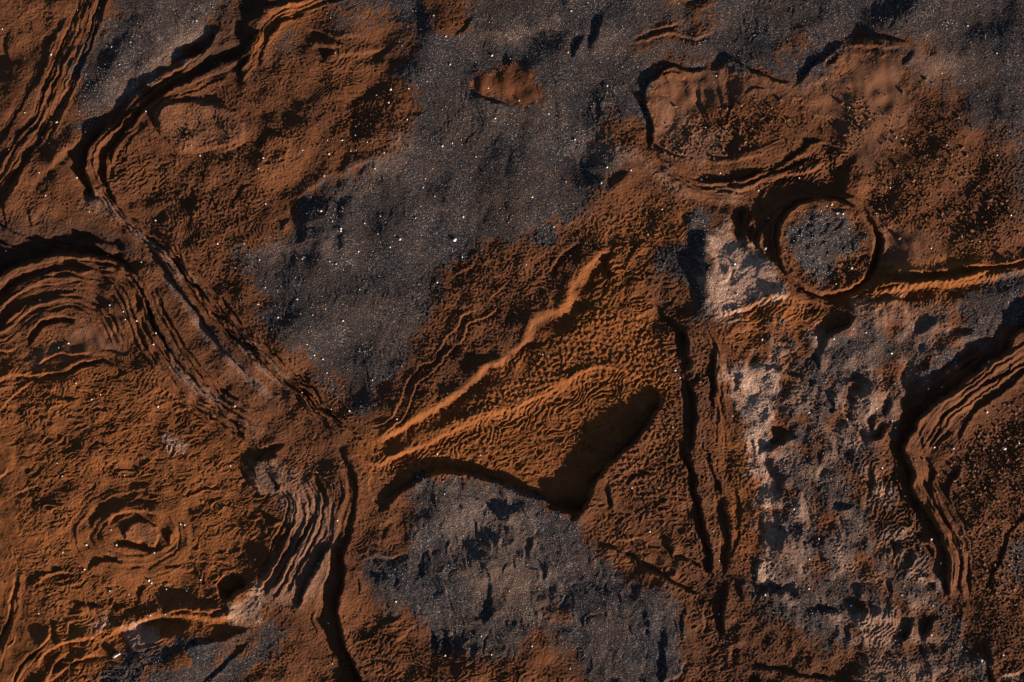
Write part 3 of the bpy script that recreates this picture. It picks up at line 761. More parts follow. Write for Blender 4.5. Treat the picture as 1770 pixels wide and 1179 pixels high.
v_, m_ = poly_mask(parse('C1', '520 400, 600 320, 720 290, 830 340, 880 430, 840 520, 700 560, 560 520'), 12, 2)
ROUGH[v_] *= (1-.75*m_)
n_scal = noise(30, 6, 26, 2.4, -28, 1.3)
n_scal2 = noise(31, 6, 18, 1.7, 40, 1.0)
n_crum = noise(32, 4, 15, 1.3, -35, 0.9)
n_terr = noise(33, 35, 260, 1.3, -30, 1.8)
n_net = noise(34, 9, 13.5, 1.0, 0, 0.0)
n_rub = noise(35, 4.5, 11, 1.0, 0, 0.4)
n_smo = noise(36, 14, 60, 2.0, 75, 1.6)
def choppy(t, x, y, k):
    a = samp(t, x, y)
    return samp(t, x-k*a*SX, y-k*a*SY)
wx, wy = WX2, WY
S1 = choppy(n_scal, wx, wy, 4.5)
S1 = -np.abs(S1+0.3)*0.5 + 0.9*choppy(n_scal, wx+700, wy+90, 6.5)
H += 0.62*S1*SCALY*ROUGH
C1_ = choppy(n_crum, X, Y, 2.8); C2_ = choppy(n_scal2, X+5, Y+9, 4.2)
H += (0.36*(C1_+0.35*np.abs(C1_)) + 0.44*C2_)*CRUM*ROUGH
Nn = samp(n_net, X, Y); No = samp(n_net, X*0.8+Y*0.45+600, Y*0.8-X*0.45)
ph = (wx*0.60-wy*0.80)/9.5*2*math.pi*0.5+2.2*N_sml
H += NET*(0.9*np.maximum(Nn, -0.4)+0.8*np.sin(ph*1.0))*0.9
Rb = samp(n_rub, X, Y)
H += 2.6*np.clip(Rb-2.3+1.2*RUBB, 0, 1.5)**0.8*(RUBB > .02) + .3*RUBB*C1_
H += SMOOTH*0.5*samp(n_smo, X, Y)
gen = MUD*ROUGH*(1-0.75*SMOOTH)*(1-0.6*SCALY)*(1-.5*NET)*(1-.7*CRUM)
spars = ss(-.4, 1.0, samp(n_mid, X+1000, Y+200))
H += gen*(0.20*S1 + (0.07+0.30*spars)*C1_ + 0.25*C2_)
# peeled ledges
Tn = samp(n_terr, X, Y)*1.5 + 0.12*N_mid + .07*N_sml
fr = Tn-np.floor(Tn)
ledge = np.floor(Tn)+ss(0.82, 1.0, fr)
H += -(ledge-Tn)*0.0*MUD*(1-0.5*SMOOTH)*np.clip(.35+.6*samp(n_big, X+900, Y+100), 0.05, 1)
lv = 2.2
fr2 = Tn*lv-np.floor(Tn*lv)
e = (fr2 - ss(0.86, 1.0, fr2)*1.0)
H += e*1.5*MUD*(1-0.6*SMOOTH)*np.clip(.45+.5*samp(n_big, X+900, Y+100), 0.05, 1)*(1-.8*(1-ROUGH))
# clods strewn on mud
Rb2 = samp(n_rub, X+811, Y+431)
H += MUD*2.6*np.clip(Rb2-2.35, 0, 1.2)**0.7*ss(-.2, .8, samp(n_big, X+40, Y+1100))
# gravel and sand
g_f = noise(40, 2.8, 6, 1.0, 0, 0.2); g_s = noise(41, 14, 60, 2.2, 80, 1.5)
GF = samp(g_f, X, Y)
H += SAND*(0.14*GF + 0.22*samp(g_s, wx, wy) + 0.08*np.clip(N_fin-1.6, 0, 2)*3)
H += PALE*(1-SAND)*(0.12*GF+0.25*samp(n_scal, wx+50, wy))
H += 0.09*N_fin*(1-SMOOTH*.9)
_ls = reg(30, 14, '1270 600, 1440 560, 1640 540, 1690 600, 1560 700, 1540 800, 1600 960, 1640 1040, 1690 1190, 1500 1120, 1320 1040, 1310 880, 1290 740')
SAND = np.maximum(SAND, _ls*np.clip(.34+.22*N_mid+.16*N_big, 0, .8)); PALE = np.maximum(PALE, _ls*np.clip(.12+.16*samp(n_mid, X+640, Y+210), 0, .6))
PALE = np.maximum(PALE, .13*SMOOTH*reg(12, 6, '1110 110, 1540 60, 1620 140, 1620 460, 1520 460, 1440 330, 1120 270'))
PALE = np.maximum(PALE, .26*reg(16, 6, '470 790, 560 850, 580 930, 530 1050, 440 1030, 500 930, 470 860'))
BED = reg(20, 6, '640 940, 720 830, 880 830, 1000 920, 1180 1050, 1180 1200, 900 1180, 740 1120, 620 1000')
g_w = noise(42, 9, 40, 2.6, 72, 1.1); g_l2 = noise(45, 40, 120, 1.8, 60, 1.2)
H += BED*SAND*(.55*choppy(g_w, wx, wy, 3)+.9*samp(g_l2, wx, wy))
LUMP = reg(25, 8, '1240 560, 1400 560, 1640 520, 1720 560, 1600 700, 1560 800, 1640 1000, 1700 1240, 1240 1240, 1320 960, 1270 700')
g_l = noise(43, 16, 75, 1.5, 75, 1.8)
H += LUMP*(1.1*choppy(g_l, X, Y, 5)+.12*C1_+.1*C2_)
g_r = noise(44, 5, 12, 4.0, 80, .5)
H += SAND*(1-BED)*.22*samp(g_r, wx, wy)*ss(-.3, 1., samp(n_big, X+1500, Y+20))
# small ripples on lit slopes of the gullies
rip = np.clip(reg(8, 3, '990 560, 1040 440, 1060 450, 1050 520, 960 590, 760 720, 650 790, 640 770, 840 660, 900 600')
      + reg(10, 3, '660 800, 860 715, 1000 640, 1090 640, 1100 670, 960 720, 860 760, 720 810')
      + reg(8, 3, '1340 310, 1400 270, 1460 260, 1460 290, 1400 320')
      + reg(8, 3, '1525 470, 1640 475, 1760 455, 1760 480, 1640 500, 1500 520')
      + reg(8, 3, '1250 540, 1340 515, 1430 540, 1330 560')
      + reg(6, 3, '1490 1050, 1560 1060, 1560 1110, 1500 1110')
      + reg(10, 3, '1480 800, 1530 800, 1580 880, 1600 1000, 1540 980, 1500 880'), 0, 1)
ph = (wx*0.80+wy*0.60)/8.6*2*math.pi+.8*N_sml+1.2*N_mid
H += rip*0.9*np.sin(ph)
vr = np.clip(reg(6, 3, '1150 560, 1180 600, 1190 760, 1215 900, 1225 1000, 1200 990, 1160 860, 1130 760') + reg(5, 3, '1200 590, 1230 620, 1232 720, 1205 720')
     + reg(5, 3, '1205 760, 1240 800, 1250 900, 1235 980, 1215 880') + reg(8, 4, '1270 310, 1400 255, 1455 255, 1450 320, 1340 325, 1240 330'), 0, 1)
H += vr*0.55*(np.sin((wy*0.93+wx*.36)/9.0*2*math.pi+1.8*N_sml+N_mid)+.5*C1_)
rl = reg(10, 4, '175 300, 200 260, 240 250, 290 300, 290 350, 230 340, 190 330')
H += rl*0.8*np.sin((wx*0.5+wy*0.87)/10.5*2*math.pi+1.6*N_sml)

# far outside the surveyed frame the relief calms down
ox = np.maximum(np.maximum(-X, X-1770), 0); oy = np.maximum(np.maximum(-Y, Y-1179), 0)
fade = np.clip(1-np.hypot(ox, oy)/700.0, 0, 1)
H = H*(0.25+0.75*fade)
# keep things where they stand for a lens 60 m up
H = H.astype(np.float64)

# ------------------------------------------------------------------ ground materials
def mat(name): 
    m = bpy.data.materials.new(name); m.use_nodes = True; return m, m.node_tree.nodes, m.node_tree.links
def terrain_material():
    m, n, l = mat('mud_and_gravel')
    b = n['Principled BSDF']
    tc = n.new('ShaderNodeTexCoord'); P = tc.outputs['Object']
    def attr(a): x = n.new('ShaderNodeAttribute'); x.attribute_name = a; return x.outputs['Fac']
    def nz(scale, det=4, rough=.6, off=0):
        x = n.new('ShaderNodeTexNoise'); x.inputs['Scale'].default_value = scale; x.inputs['Detail'].default_value = det
        x.inputs['Roughness'].default_value = rough
        mp = n.new('ShaderNodeMapping'); mp.inputs['Location'].default_value = (off, off*.7, 0)
        l.new(P, mp.inputs['Vector']); l.new(mp.outputs['Vector'], x.inputs['Vector']); return x.outputs['Fac']
    def vor(scale, out='Color'):
        x = n.new('ShaderNodeTexVoronoi'); x.inputs['Scale'].default_value = scale; l.new(P, x.inputs['Vector']); return x
    def ramp(f, *st):
        x = n.new('ShaderNodeValToRGB'); e = x.color_ramp.elements
        while len(e) < len(st): e.new(0.5)
        for i, (p, c) in enumerate(st): e[i].position = p; e[i].color = (*c, 1) if len(c) == 3 else c
        l.new(f, x.inputs['Fac']); return x.outputs['Color']
    def mix(f, a, c, mode='MIX'):
        x = n.new('ShaderNodeMix'); x.data_type = 'RGBA'; x.blend_type = mode
        if isinstance(f, (int, float)): x.inputs[0].default_value = f
        else: l.new(f, x.inputs[0])
        for k, v in ((6, a), (7, c)):
            if isinstance(v, tuple): x.inputs[k].default_value = (*v, 1)
            else: l.new(v, x.inputs[k])
        return x.outputs[2]
    def math_(op, a, c=None, cl=False):
        x = n.new('ShaderNodeMath'); x.operation = op; x.use_clamp = cl
        for k, v in ((0, a), (1, c)):
            if v is None: continue
            if isinstance(v, (int, float)): x.inputs[k].default_value = v
            else: l.new(v, x.inputs[k])
        return x.outputs[0]
    mud = ramp(nz(1.1, 8, .65), (.28, (.068, .0250, .0120)), (.5, (.122, .0430, .0165)), (.74, (.20, .073, .029)))
    mud = mix(math_('MULTIPLY', nz(30, 5, .7, 5), .6), mud, (.10, .036, .014), 'MIX')
    mud = mix(attr('orange'), mud, mix(nz(2.3, 5, .6, 9), (.145, .0450, .0115), (.29, .095, .023)))  # brighter orange painted where slopes look sunlit
    mud = mix(attr('dark_mud_and_shade'), mud, (.065, .025, .012))  # darkens dark mud stripes and the painted shade
    # stray pale grit in the mud
    v1 = vor(56); g1 = n.new('ShaderNodeSeparateColor'); l.new(v1.outputs['Color'], g1.inputs[0])
    # gravel: every grain its own tone
    grain = ramp(g1.outputs[0], (.0, (.015, .016, .020)), (.45, (.038, .039, .047)), (.75, (.068, .065, .071)), (.9, (.14, .092, .068)), (1., (.30, .21, .16)))
    grain.node.color_ramp.interpolation = 'LINEAR'
    broad = ramp(nz(1.7, 6, .6, 3), (.3, (.50, .53, .60)), (.7, (1.25, 1.15, 1.1)))
    sand = mix(1.0, grain, broad, 'MULTIPLY')
    sand = mix(math_('MULTIPLY', ramp(nz(.9, 7, .68, 13), (.42, (0, 0, 0)), (.68, (1, 1, 1))), .6), sand, mix(g1.outputs[2], (.035, .022, .016), (.13, .068, .038)))
    pale = mix(g1.outputs[1], (.30, .165, .115), (.56, .36, .27))
    pm = math_('MULTIPLY', math_('SUBTRACT', math_('ADD', attr('pale'), math_('MULTIPLY', math_('SUBTRACT', nz(7, 9, .8, 21), .5), 1.7)), .2), 1.0, True)
    pm = math_('MAXIMUM', pm, math_('MULTIPLY', attr('pale'), .7))
    pm = math_('MULTIPLY', pm, math_('MULTIPLY', attr('pale'), 6, True), True)
    sm = math_('ADD', attr('sand'), math_('ADD', math_('MULTIPLY', math_('SUBTRACT', nz(8, 9, .8, 43), .5), 1.9), math_('MULTIPLY', math_('SUBTRACT', g1.outputs[1], .5), .6)))
    sm = math_('MULTIPLY', math_('SUBTRACT', sm, .28), 2.4, True)
    c = mix(sm, mud, sand)
    dp = math_('MULTIPLY', attr('dark_mud_and_shade'), .6)
    c = mix(dp, c, (.03, .022, .02))  # same darkening, painted shade included, over gravel as well
    c = mix(pm, c, pale)
    l.new(c, b.inputs['Base Color'])
    b.inputs['Roughness'].default_value = .8
    b.inputs['Specular IOR Level'].default_value = .12
    # fine relief: grain on gravel, skin on mud
    v2 = vor(56); hg = math_('MULTIPLY', math_('SUBTRACT', .6, v2.outputs['Distance']), attr('sand'))
    hm = math_('MULTIPLY', math_('SUBTRACT', 1.15, attr('smooth')), math_('ADD', math_('MULTIPLY', nz(26, 6, .7, 31), 1.5), math_('MULTIPLY', nz(9, 4, .6, 61), 1.2)))
    bp = n.new('ShaderNodeBump'); bp.inputs['Distance'].default_value = .020; bp.inputs['Strength'].default_value = 1
    l.new(math_('ADD', hg, hm), bp.inputs['Height'])
    l.new(bp.outputs['Normal'], b.inputs['Normal'])
    return m
TM = terrain_material()

# ------------------------------------------------------------------ build the ground, one mesh per stretch of it
VX = (X-CX)*U; VY = (CY-Y)*U; VZ = H*U
gy, gx = np.gradient(VZ, VY[:, 0], VX[0, :])
NRM = np.stack([-gx, -gy, np.ones_like(gx)], -1); NRM /= np.linalg.norm(NRM, axis=-1, keepdims=True)
LAB = np.zeros(X.shape, np.int32)
REG = [('ground', 'brown mud ground with scaly skin, filling the left and lower parts between the named stretches')]
def stretch(name, label, txt, cond=None):
    REG.append((name, label)); i = len(REG)-1
    v, m = poly_mask(parse('P', txt), 1.5, 2.5)
    k = m > .5
    if cond is not None: k &= cond[v] > .45
    LAB[v][k] = i
stretch('mud_plateau', 'smooth raised brown mud plateau with a dark scalloped edge at upper right', '1115 160, 1160 115, 1240 105, 1290 120, 1400 140, 1470 70, 1540 65, 1640 90, 1700 230, 1760 330, 1790 470, 1520 475, 1510 380, 1440 335, 1330 330, 1290 330, 1200 310, 1120 265, 1108 215')
stretch('mud_shelf', 'brown mud shelf of stepped layers strewn with dark clods at the right edge', '1900 520, 1770 560, 1745 590, 1706 630, 1645 680, 1588 725, 1560 780, 1575 850, 1610 900, 1635 960, 1640 1040, 1700 1240, 1900 1240')
stretch('eroded_slope', 'broken slope of gullied mud and grey grit below the round mound', '1240 560, 1340 515, 1450 535, 1640 500, 1770 480, 1900 470, 1900 520, 1770 560, 1706 630, 1588 725, 1560 780, 1575 850, 1635 960, 1640 1040, 1700 1240, 1180 1240, 1260 1080, 1290 900, 1270 760, 1240 640')
stretch('pale_sand_bank', 'pale pinkish sand bank beside the dark gravel strip left of the round mound', '1226 415, 1262 398, 1290 425, 1325 455, 1348 500, 1330 520, 1290 525, 1245 556, 1228 520, 1224 460')
stretch('sunken_gully', 'leaf-shaped sunken gully with rippled orange mud wall and deep black shadow', '610 770, 700 770, 860 700, 1000 640, 1090 640, 1150 660, 1135 720, 1060 797, 1005 885, 940 860, 870 826, 790 817, 735 825, 660 880, 630 830')
stretch('layered_bank', 'curving bank of thin parallel mud layers sweeping from the top down the left side', '560 -60, 560 0, 480 40, 450 110, 420 150, 330 160, 265 200, 205 260, 185 320, 230 380, 300 440, 420 570, 560 680, 620 760, 600 860, 570 1000, 500 1060, 440 1040, 500 900, 430 790, 300 640, 220 480, 140 440, 60 460, -60 520, -60 440, 0 455, 60 430, 200 420, 140 340, 140 270, 200 190, 300 105, 370 50, 430 -60')
gs = SAND
stretch('gravel_strip', 'dark gravel strip running down beside the layered left bank at upper left', '200 -60, 400 -60, 380 50, 200 210, 120 230, 120 100', gs)
stretch('gravel_flat', 'wide flat of dark blue-grey gravel across the middle and the top', '560 -60, 1950 -60, 1950 420, 1765 340, 1690 220, 1640 90, 1540 60, 1400 145, 1240 100, 1110 160, 1100 280, 1040 330, 1000 400, 800 480, 620 730, 440 580, 390 440, 480 380, 700 200', gs)
stretch('gravel_mound', 'round mound of pale-flecked gravel ringed by a mud rim at upper right', '1370 372, 1400 352, 1440 352, 1485 372, 1508 410, 1500 450, 1470 490, 1430 500, 1390 492, 1364 462, 1350 430, 1352 395', gs)
stretch('gravel_bed', 'dark gravel bed below the leaf-shaped gully at bottom centre', '600 940, 700 800, 880 820, 1000 880, 1200 1050, 1200 1240, 900 1240, 700 1100, 610 1020', gs)
stretch('gravel_hollow', 'dark gravel hollow under the lit mud edge at bottom left', '150 1110, 300 1090, 500 1050, 500 1240, 150 1240', gs)
stretch('gravel_chute', 'narrow dark gravel chute left of the pale sand bank', '1120 400, 1190 350, 1225 360, 1245 520, 1226 565, 1190 555, 1120 480', gs)
FL = LAB[:-1, :-1]
vid = np.arange(NXv*NYv).reshape(NYv, NXv)
Q = np.stack([vid[:-1, :-1], vid[1:, :-1], vid[1:, 1:], vid[:-1, 1:]], -1)
CO = np.stack([VX, VY, VZ], -1).reshape(-1, 3); NR = NRM.reshape(-1, 3)
MK = {'smooth': np.clip(SMOOTH+.55*ss(.3, 1.6, samp(n_big, X+200, Y+1600)), 0, .95).ravel(), 'sand': SAND.ravel(), 'pale': np.clip(PALE, 0, 1).ravel(), 'dark_mud_and_shade': np.clip(DARK, 0, 1).ravel(), 'orange': np.clip(ORNG, 0, 1).ravel()}
for i, (name, label) in enumerate(REG):
    q = Q[FL == i]
    if not len(q): continue
    used, inv = np.unique(q.ravel(), return_inverse=True)
    me = bpy.data.meshes.new(name); nf = len(q)
    me.vertices.add(len(used)); me.vertices.foreach_set('co', CO[used].astype(np.float32).ravel())
    me.loops.add(nf*4); me.loops.foreach_set('vertex_index', inv.astype(np.int32).ravel())
    me.polygons.add(nf); me.polygons.foreach_set('loop_start', np.arange(0, nf*4, 4, dtype=np.int32))
    me.polygons.foreach_set('use_smooth', np.ones(nf, bool))
    me.update(calc_edges=True)
    for k, a in MK.items():
        t = me.attributes.new(k, 'FLOAT', 'POINT'); t.data.foreach_set('value', a[used].astype(np.float32))
    t = me.attributes.new('custom_normal', 'FLOAT_VECTOR', 'POINT'); t.data.foreach_set('vector', NR[used].astype(np.float32).ravel())
    me.materials.append(TM)
    o = bpy.data.objects.new(name, me); scn.collection.objects.link(o)
    o['kind'] = 'structure'; o['label'] = label
from numpy import interp
def height(px, py):
    i = min(max(np.searchsorted(AX, px)-1, 0), NXv-2); j = min(max(np.searchsorted(AY, py)-1, 0), NYv-2)
    fx = (px-AX[i])/(AX[i+1]-AX[i]); fy = (py-AY[j])/(AY[j+1]-AY[j])
    return float((H[j, i]*(1-fx)+H[j, i+1]*fx)*(1-fy)+(H[j+1, i]*(1-fx)+H[j+1, i+1]*fx)*fy)

# ------------------------------------------------------------------ stones
def stone_material(name, c0, c1, rough=.6):
    m, n, l = mat(name); b = n['Principled BSDF']
    oi = n.new('ShaderNodeObjectInfo'); tc = n.new('ShaderNodeTexCoord')
    t = n.new('ShaderNodeTexNoise'); t.inputs['Scale'].default_value = 60; t.inputs['Detail'].default_value = 4
    l.new(tc.outputs['Object'], t.inputs['Vector'])
    a = n.new('ShaderNodeMath'); a.operation = 'ADD'; l.new(oi.outputs['Random'], a.inputs[0]); l.new(t.outputs['Fac'], a.inputs[1])
    r = n.new('ShaderNodeValToRGB'); e = r.color_ramp.elements
    e[0].position = .35; e[0].color = (*c0, 1); e[1].position = 1.4 if False else 1.0; e[1].color = (*c1, 1)
    l.new(a.outputs[0], r.inputs['Fac']); l.new(r.outputs['Color'], b.inputs['Base Color'])
    b.inputs['Roughness'].default_value = rough
    return m
M_peb = stone_material('pale_stone', (.36, .28, .23), (.78, .73, .68), .45)
M_grit = stone_material('grey_stone', (.30, .25, .22), (.62, .57, .54), .45)
M_clod = stone_material('mud_clod', (.085, .035, .014), (.15, .058, .02), .8)
M_chip = stone_material('white_stone', (.72, .69, .66), (.85, .83, .80), .5)
import bmesh
rng = random.Random(7)
def stone_mesh(name, seed, sub, squash, ang, m):
    rr = random.Random(seed); bm = bmesh.new()
    bmesh.ops.create_icosphere(bm, subdivisions=sub, radius=1.0)
    k = [(rr.uniform(-1, 1), rr.uniform(-1, 1), rr.uniform(-1, 1)) for _ in range(5)]
    for v in bm.verts:
        d = v.co.normalized(); f = 1.0
        for q in k:
            q = Vector(q).normalized(); f = min(f, ang/max(.2, d.dot(q))) if d.dot(q) > .3 else f
        f *= rr.uniform(.93, 1.07)
        v.co = Vector((d.x*f*1.15, d.y*f*.88, d.z*f*squash))
    me = bpy.data.meshes.new(name); bm.to_mesh(me); bm.free(); me.materials.append(m); return me
PEBM = [stone_mesh('pebble', 10+i, 2, .72, .78, M_peb) for i in range(6)]
CLODM = [stone_mesh('clod', 40+i, 2, .8, .66, M_clod) for i in range(6)]
STONES = """
A1 288 622 8, 232 996 5, 260 278 6, 390 905 5, 395 50 4, 12 148 5, 568 240 5, 1000 105 5, 745 568 5, 790 1122 6, 453 1078 5, 128 575 4, 215 700 5, 200 880 4, 505 40 6, 295 335 4, 975 740 5, 545 957 4, 1018 792 5, 665 215 4, 610 330 4, 435 672 6
A2 693 455 7, 785 452 5, 683 523 6, 516 645 5, 575 645 5, 660 780 5, 613 860 5, 380 785 6, 355 895 6, 447 715 5, 372 715 5, 575 725 4, 338 1075 7, 55 1038 5, 397 1127 4, 996 328 6, 975 187 5, 1210 283 6, 957 745 6, 1007 730 5, 870 910 4, 858 955 4, 918 1000 4, 820 1112 5, 1063 1105 6, 560 1137 5, 440 1165 6, 1127 798 4, 515 690 5, 620 485 4, 778 608 5, 1225 603 6, 1190 450 4, 45 805 5, 20 860 4, 490 770 4, 640 1100 4, 245 765 5, 912 80 4
A3 316 57 6, 50 512 6, 500 437 5, 498 853 6, 118 1005 5, 228 1155 6, 980 915 8, 1000 648 5, 655 340 4, 470 932 5, 335 710 5, 202 580 4, 290 925 4, 1075 882 5, 1270 970 5, 780 1065 4, 620 868 5, 300 268 4, 1055 385 5
A4 372 1087 8, 402 1090 6, 345 1042 6, 570 1087 7, 645 955 5, 710 705 5, 675 700 5, 1258 1095 6, 1185 272 5, 182 905 5, 1040 130 6, 1190 790 5, 320 1050 5, 435 548 4, 930 740 4, 908 372 4, 25 1110 5
B1 1108 92 6, 1243 92 5, 698 485 5, 783 605 5, 630 438 5, 205 380 5, 1197 215 4, 1195 920 7, 805 922 6, 513 860 5, 350 600 6, 390 802 4, 300 622 5, 1318 400 5, 470 885 4, 718 185 4, 675 270 4, 545 150 4, 560 405 5, 640 478 4, 795 547 5, 28 128 5
B2 740 70 8, 1020 73 11, 690 110 5, 530 132 5, 417 195 6, 383 183 5, 243 168 6, 440 28 6, 55 315 4, 217 375 5, 450 485 6, 120 468 6, 347 680 6, 305 660 5, 367 750 5, 600 787 5, 483 943 6, 725 985 5, 627 42 4, 1058 160 5, 930 290 5, 1100 960 4, 268 605 4, 535 325 4, 297 455 4, 25 175 5, 240 850 4, 390 935 4, 1150 1170 5, 15 400 4
B3 1305 117 9, 1160 350 6, 1148 195 7, 1288 580 7, 847 738 5, 833 1027 7, 975 797 4, 85 625 5, 170 655 5, 1270 940 4, 88 200 4, 1195 765 5, 870 775 5, 707 45 4, 1240 1065 5, 1140 970 4
B4 450 215 9, 355 575 8, 1147 695 6, 1137 948 8, 1230 1137 9, 652 650 7, 455 525 6, 840 832 6, 910 822 4, 230 952 5, 655 993 4, 853 115 5, 265 568 6, 575 930 6, 425 985 4, 520 545 4, 672 1030 6, 1303 1107 5, 870 1130 7, 966 1135 6, 1100 80 5, 545 905 4, 368 297 4
C1 440 480 7, 595 480 6, 567 402 4, 1172 77 6, 757 662 8, 770 675 6, 785 520 6, 318 130 5, 632 125 4, 290 63 4, 920 375 5, 940 378 5, 320 518 5, 1298 555 5, 557 715 5, 845 707 5, 915 785 5, 655 733 5, 950 715 5, 630 435 5, 765 840 6, 840 835 4, 1020 658 5, 430 605 5, 195 830 5
C2 230 495 4, 325 577 5, 422 355 6, 1297 712 5, 1207 1038 5, 720 768 6, 375 882 4, 967 220 4, 395 1087 4, 970 1045 6, 930 18 5, 830 135 4, 1155 945 4
C3 655 113 5, 625 190 5, 716 413 6, 287 77 5, 1303 733 6, 1070 835 5, 1247 637 5, 1070 560 4, 117 995 4, 765 190 4, 1040 410 4, 310 1110 4
C4 603 88 6, 722 232 6, 853 450 7, 903 574 6, 1110 1068 9, 683 967 5, 853 937 5, 703 735 5, 153 297 6, 445 790 6, 230 703 5, 863 790 5, 1237 40 4, 798 500 4, 232 552 4, 280 448 5, 840 725 4, 708 405 4, 932 1107 4, 1220 1040 5
"""
SPECIAL = {
 ('B2', 1020, 73): 'largest white pebble on the central gravel flat, alone near its right side',
 ('B2', 740, 70): 'white pebble on the gravel flat, left of the largest white one',
 ('A2', 338, 1075): 'white pebble on gravel just below the brown mud tongue at upper left',
 ('A2', 693, 455): 'white pebble with a long dark shadow near the right edge of the upper left mud',
 ('A2', 1210, 283): 'pale pebble on gravel just above the small isolated mud island',
 ('A3', 50, 512): 'pale pebble at the lower edge of the small isolated mud island',
 ('A3', 316, 57): 'white pebble left of the dark notch at the top middle',
 ('A3', 980, 915): 'white pebble at the foot of the plateau where the curved layers begin',
 ('A3', 228, 1155): 'pale pebble with a dark notch beside it at the lower right of the gravel flat',
 ('A1', 288, 622): 'pale pebble on the dark groove between the layered lines at upper left',
 ('A4', 372, 1087): 'pale pebble high on the round gravel mound, the brightest at its top',
 ('A4', 570, 1087): 'white pebble in the dark hollow right of the round mound',
 ('B4', 450, 215): 'large white pebble in the dark lower right part of the round mound',
 ('B4', 355, 575): 'white pebble under the dark overhang below the round mound',
 ('B4', 652, 650): 'white pebble in the middle of the gravel below the round mound',
 ('B4', 1137, 948): 'pale pebble beside the inner step of the right hand mud shelf',
 ('B4', 1230, 1137): 'largest white pebble among clods on the right hand mud shelf',
 ('B3', 1305, 117): 'white pebble in the dark trench left of the round mound',
 ('B3', 1148, 195): 'dark flecked pebble on the upper part of the pale sand bank',
 ('B3', 1160, 350): 'grey pebble on the lower part of the pale sand bank',
 ('B3', 1288, 580): 'white pebble on the rippled orange bulge below the pale sand bank',
 ('B3', 847, 738): 'tiny white pebble deep in the black hole right of the net-like ripples',
 ('B3', 833, 1027): 'pale pebble right of the black shadow of the leaf-shaped gully',
 ('C1', 757, 662): 'pale pebble on scaly mud below the small crater, the larger of two touching',
 ('C1', 440, 480): 'white pebble on the left outer slope of the small crater',
 ('C1', 595, 480): 'white pebble at the lower left rim of the small crater',
 ('C2', 720, 768): 'white pebble at the lower left corner of the bottom gravel bed',
 ('C4', 1110, 1068): 'bright white pebble in the stony channel at the lower right corner',
 ('C4', 853, 450): 'pale pebble beside the black shadow at the foot of the right hand shelf',
 ('B1', 1195, 920): 'white pebble near the lower end of the long left hand layered bank',
}
PHR = {'ground': ('small pale pebble lying on the open brown mud', 'pebbles on the brown mud'),
 'mud_plateau': ('small pale pebble lying on the smooth mud plateau', 'pebbles on the mud plateau'),
 'mud_shelf': ('small pale pebble lying on the right hand mud shelf', 'pebbles on the mud shelf'),
 'eroded_slope': ('small pale pebble on the broken slope below the round mound', 'pebbles on the eroded slope'),
 'pale_sand_bank': ('small grey pebble lying on the pale sand bank', 'pebbles on the pale sand bank'),
 'sunken_gully': ('small pale pebble inside the leaf-shaped gully', 'pebbles in the leaf-shaped gully'),
 'layered_bank': ('small pale pebble caught on the curving layered mud bank', 'pebbles on the layered bank'),
 'gravel_strip': ('small pale pebble on the gravel strip at upper left', 'pebbles on the gravel strip'),
 'gravel_flat': ('small pale pebble lying on the wide dark gravel flat', 'pebbles on the gravel flat'),
 'gravel_mound': ('small pale pebble lying on the round gravel mound', 'pebbles on the round mound'),
 'gravel_bed': ('small pale pebble lying on the bottom centre gravel bed', 'pebbles on the gravel bed'),
 'gravel_hollow': ('small pale pebble in the gravel hollow at bottom left', 'pebbles in the gravel hollow'),
 'gravel_chute': ('small pale pebble on the narrow gravel chute', 'pebbles on the gravel chute')}
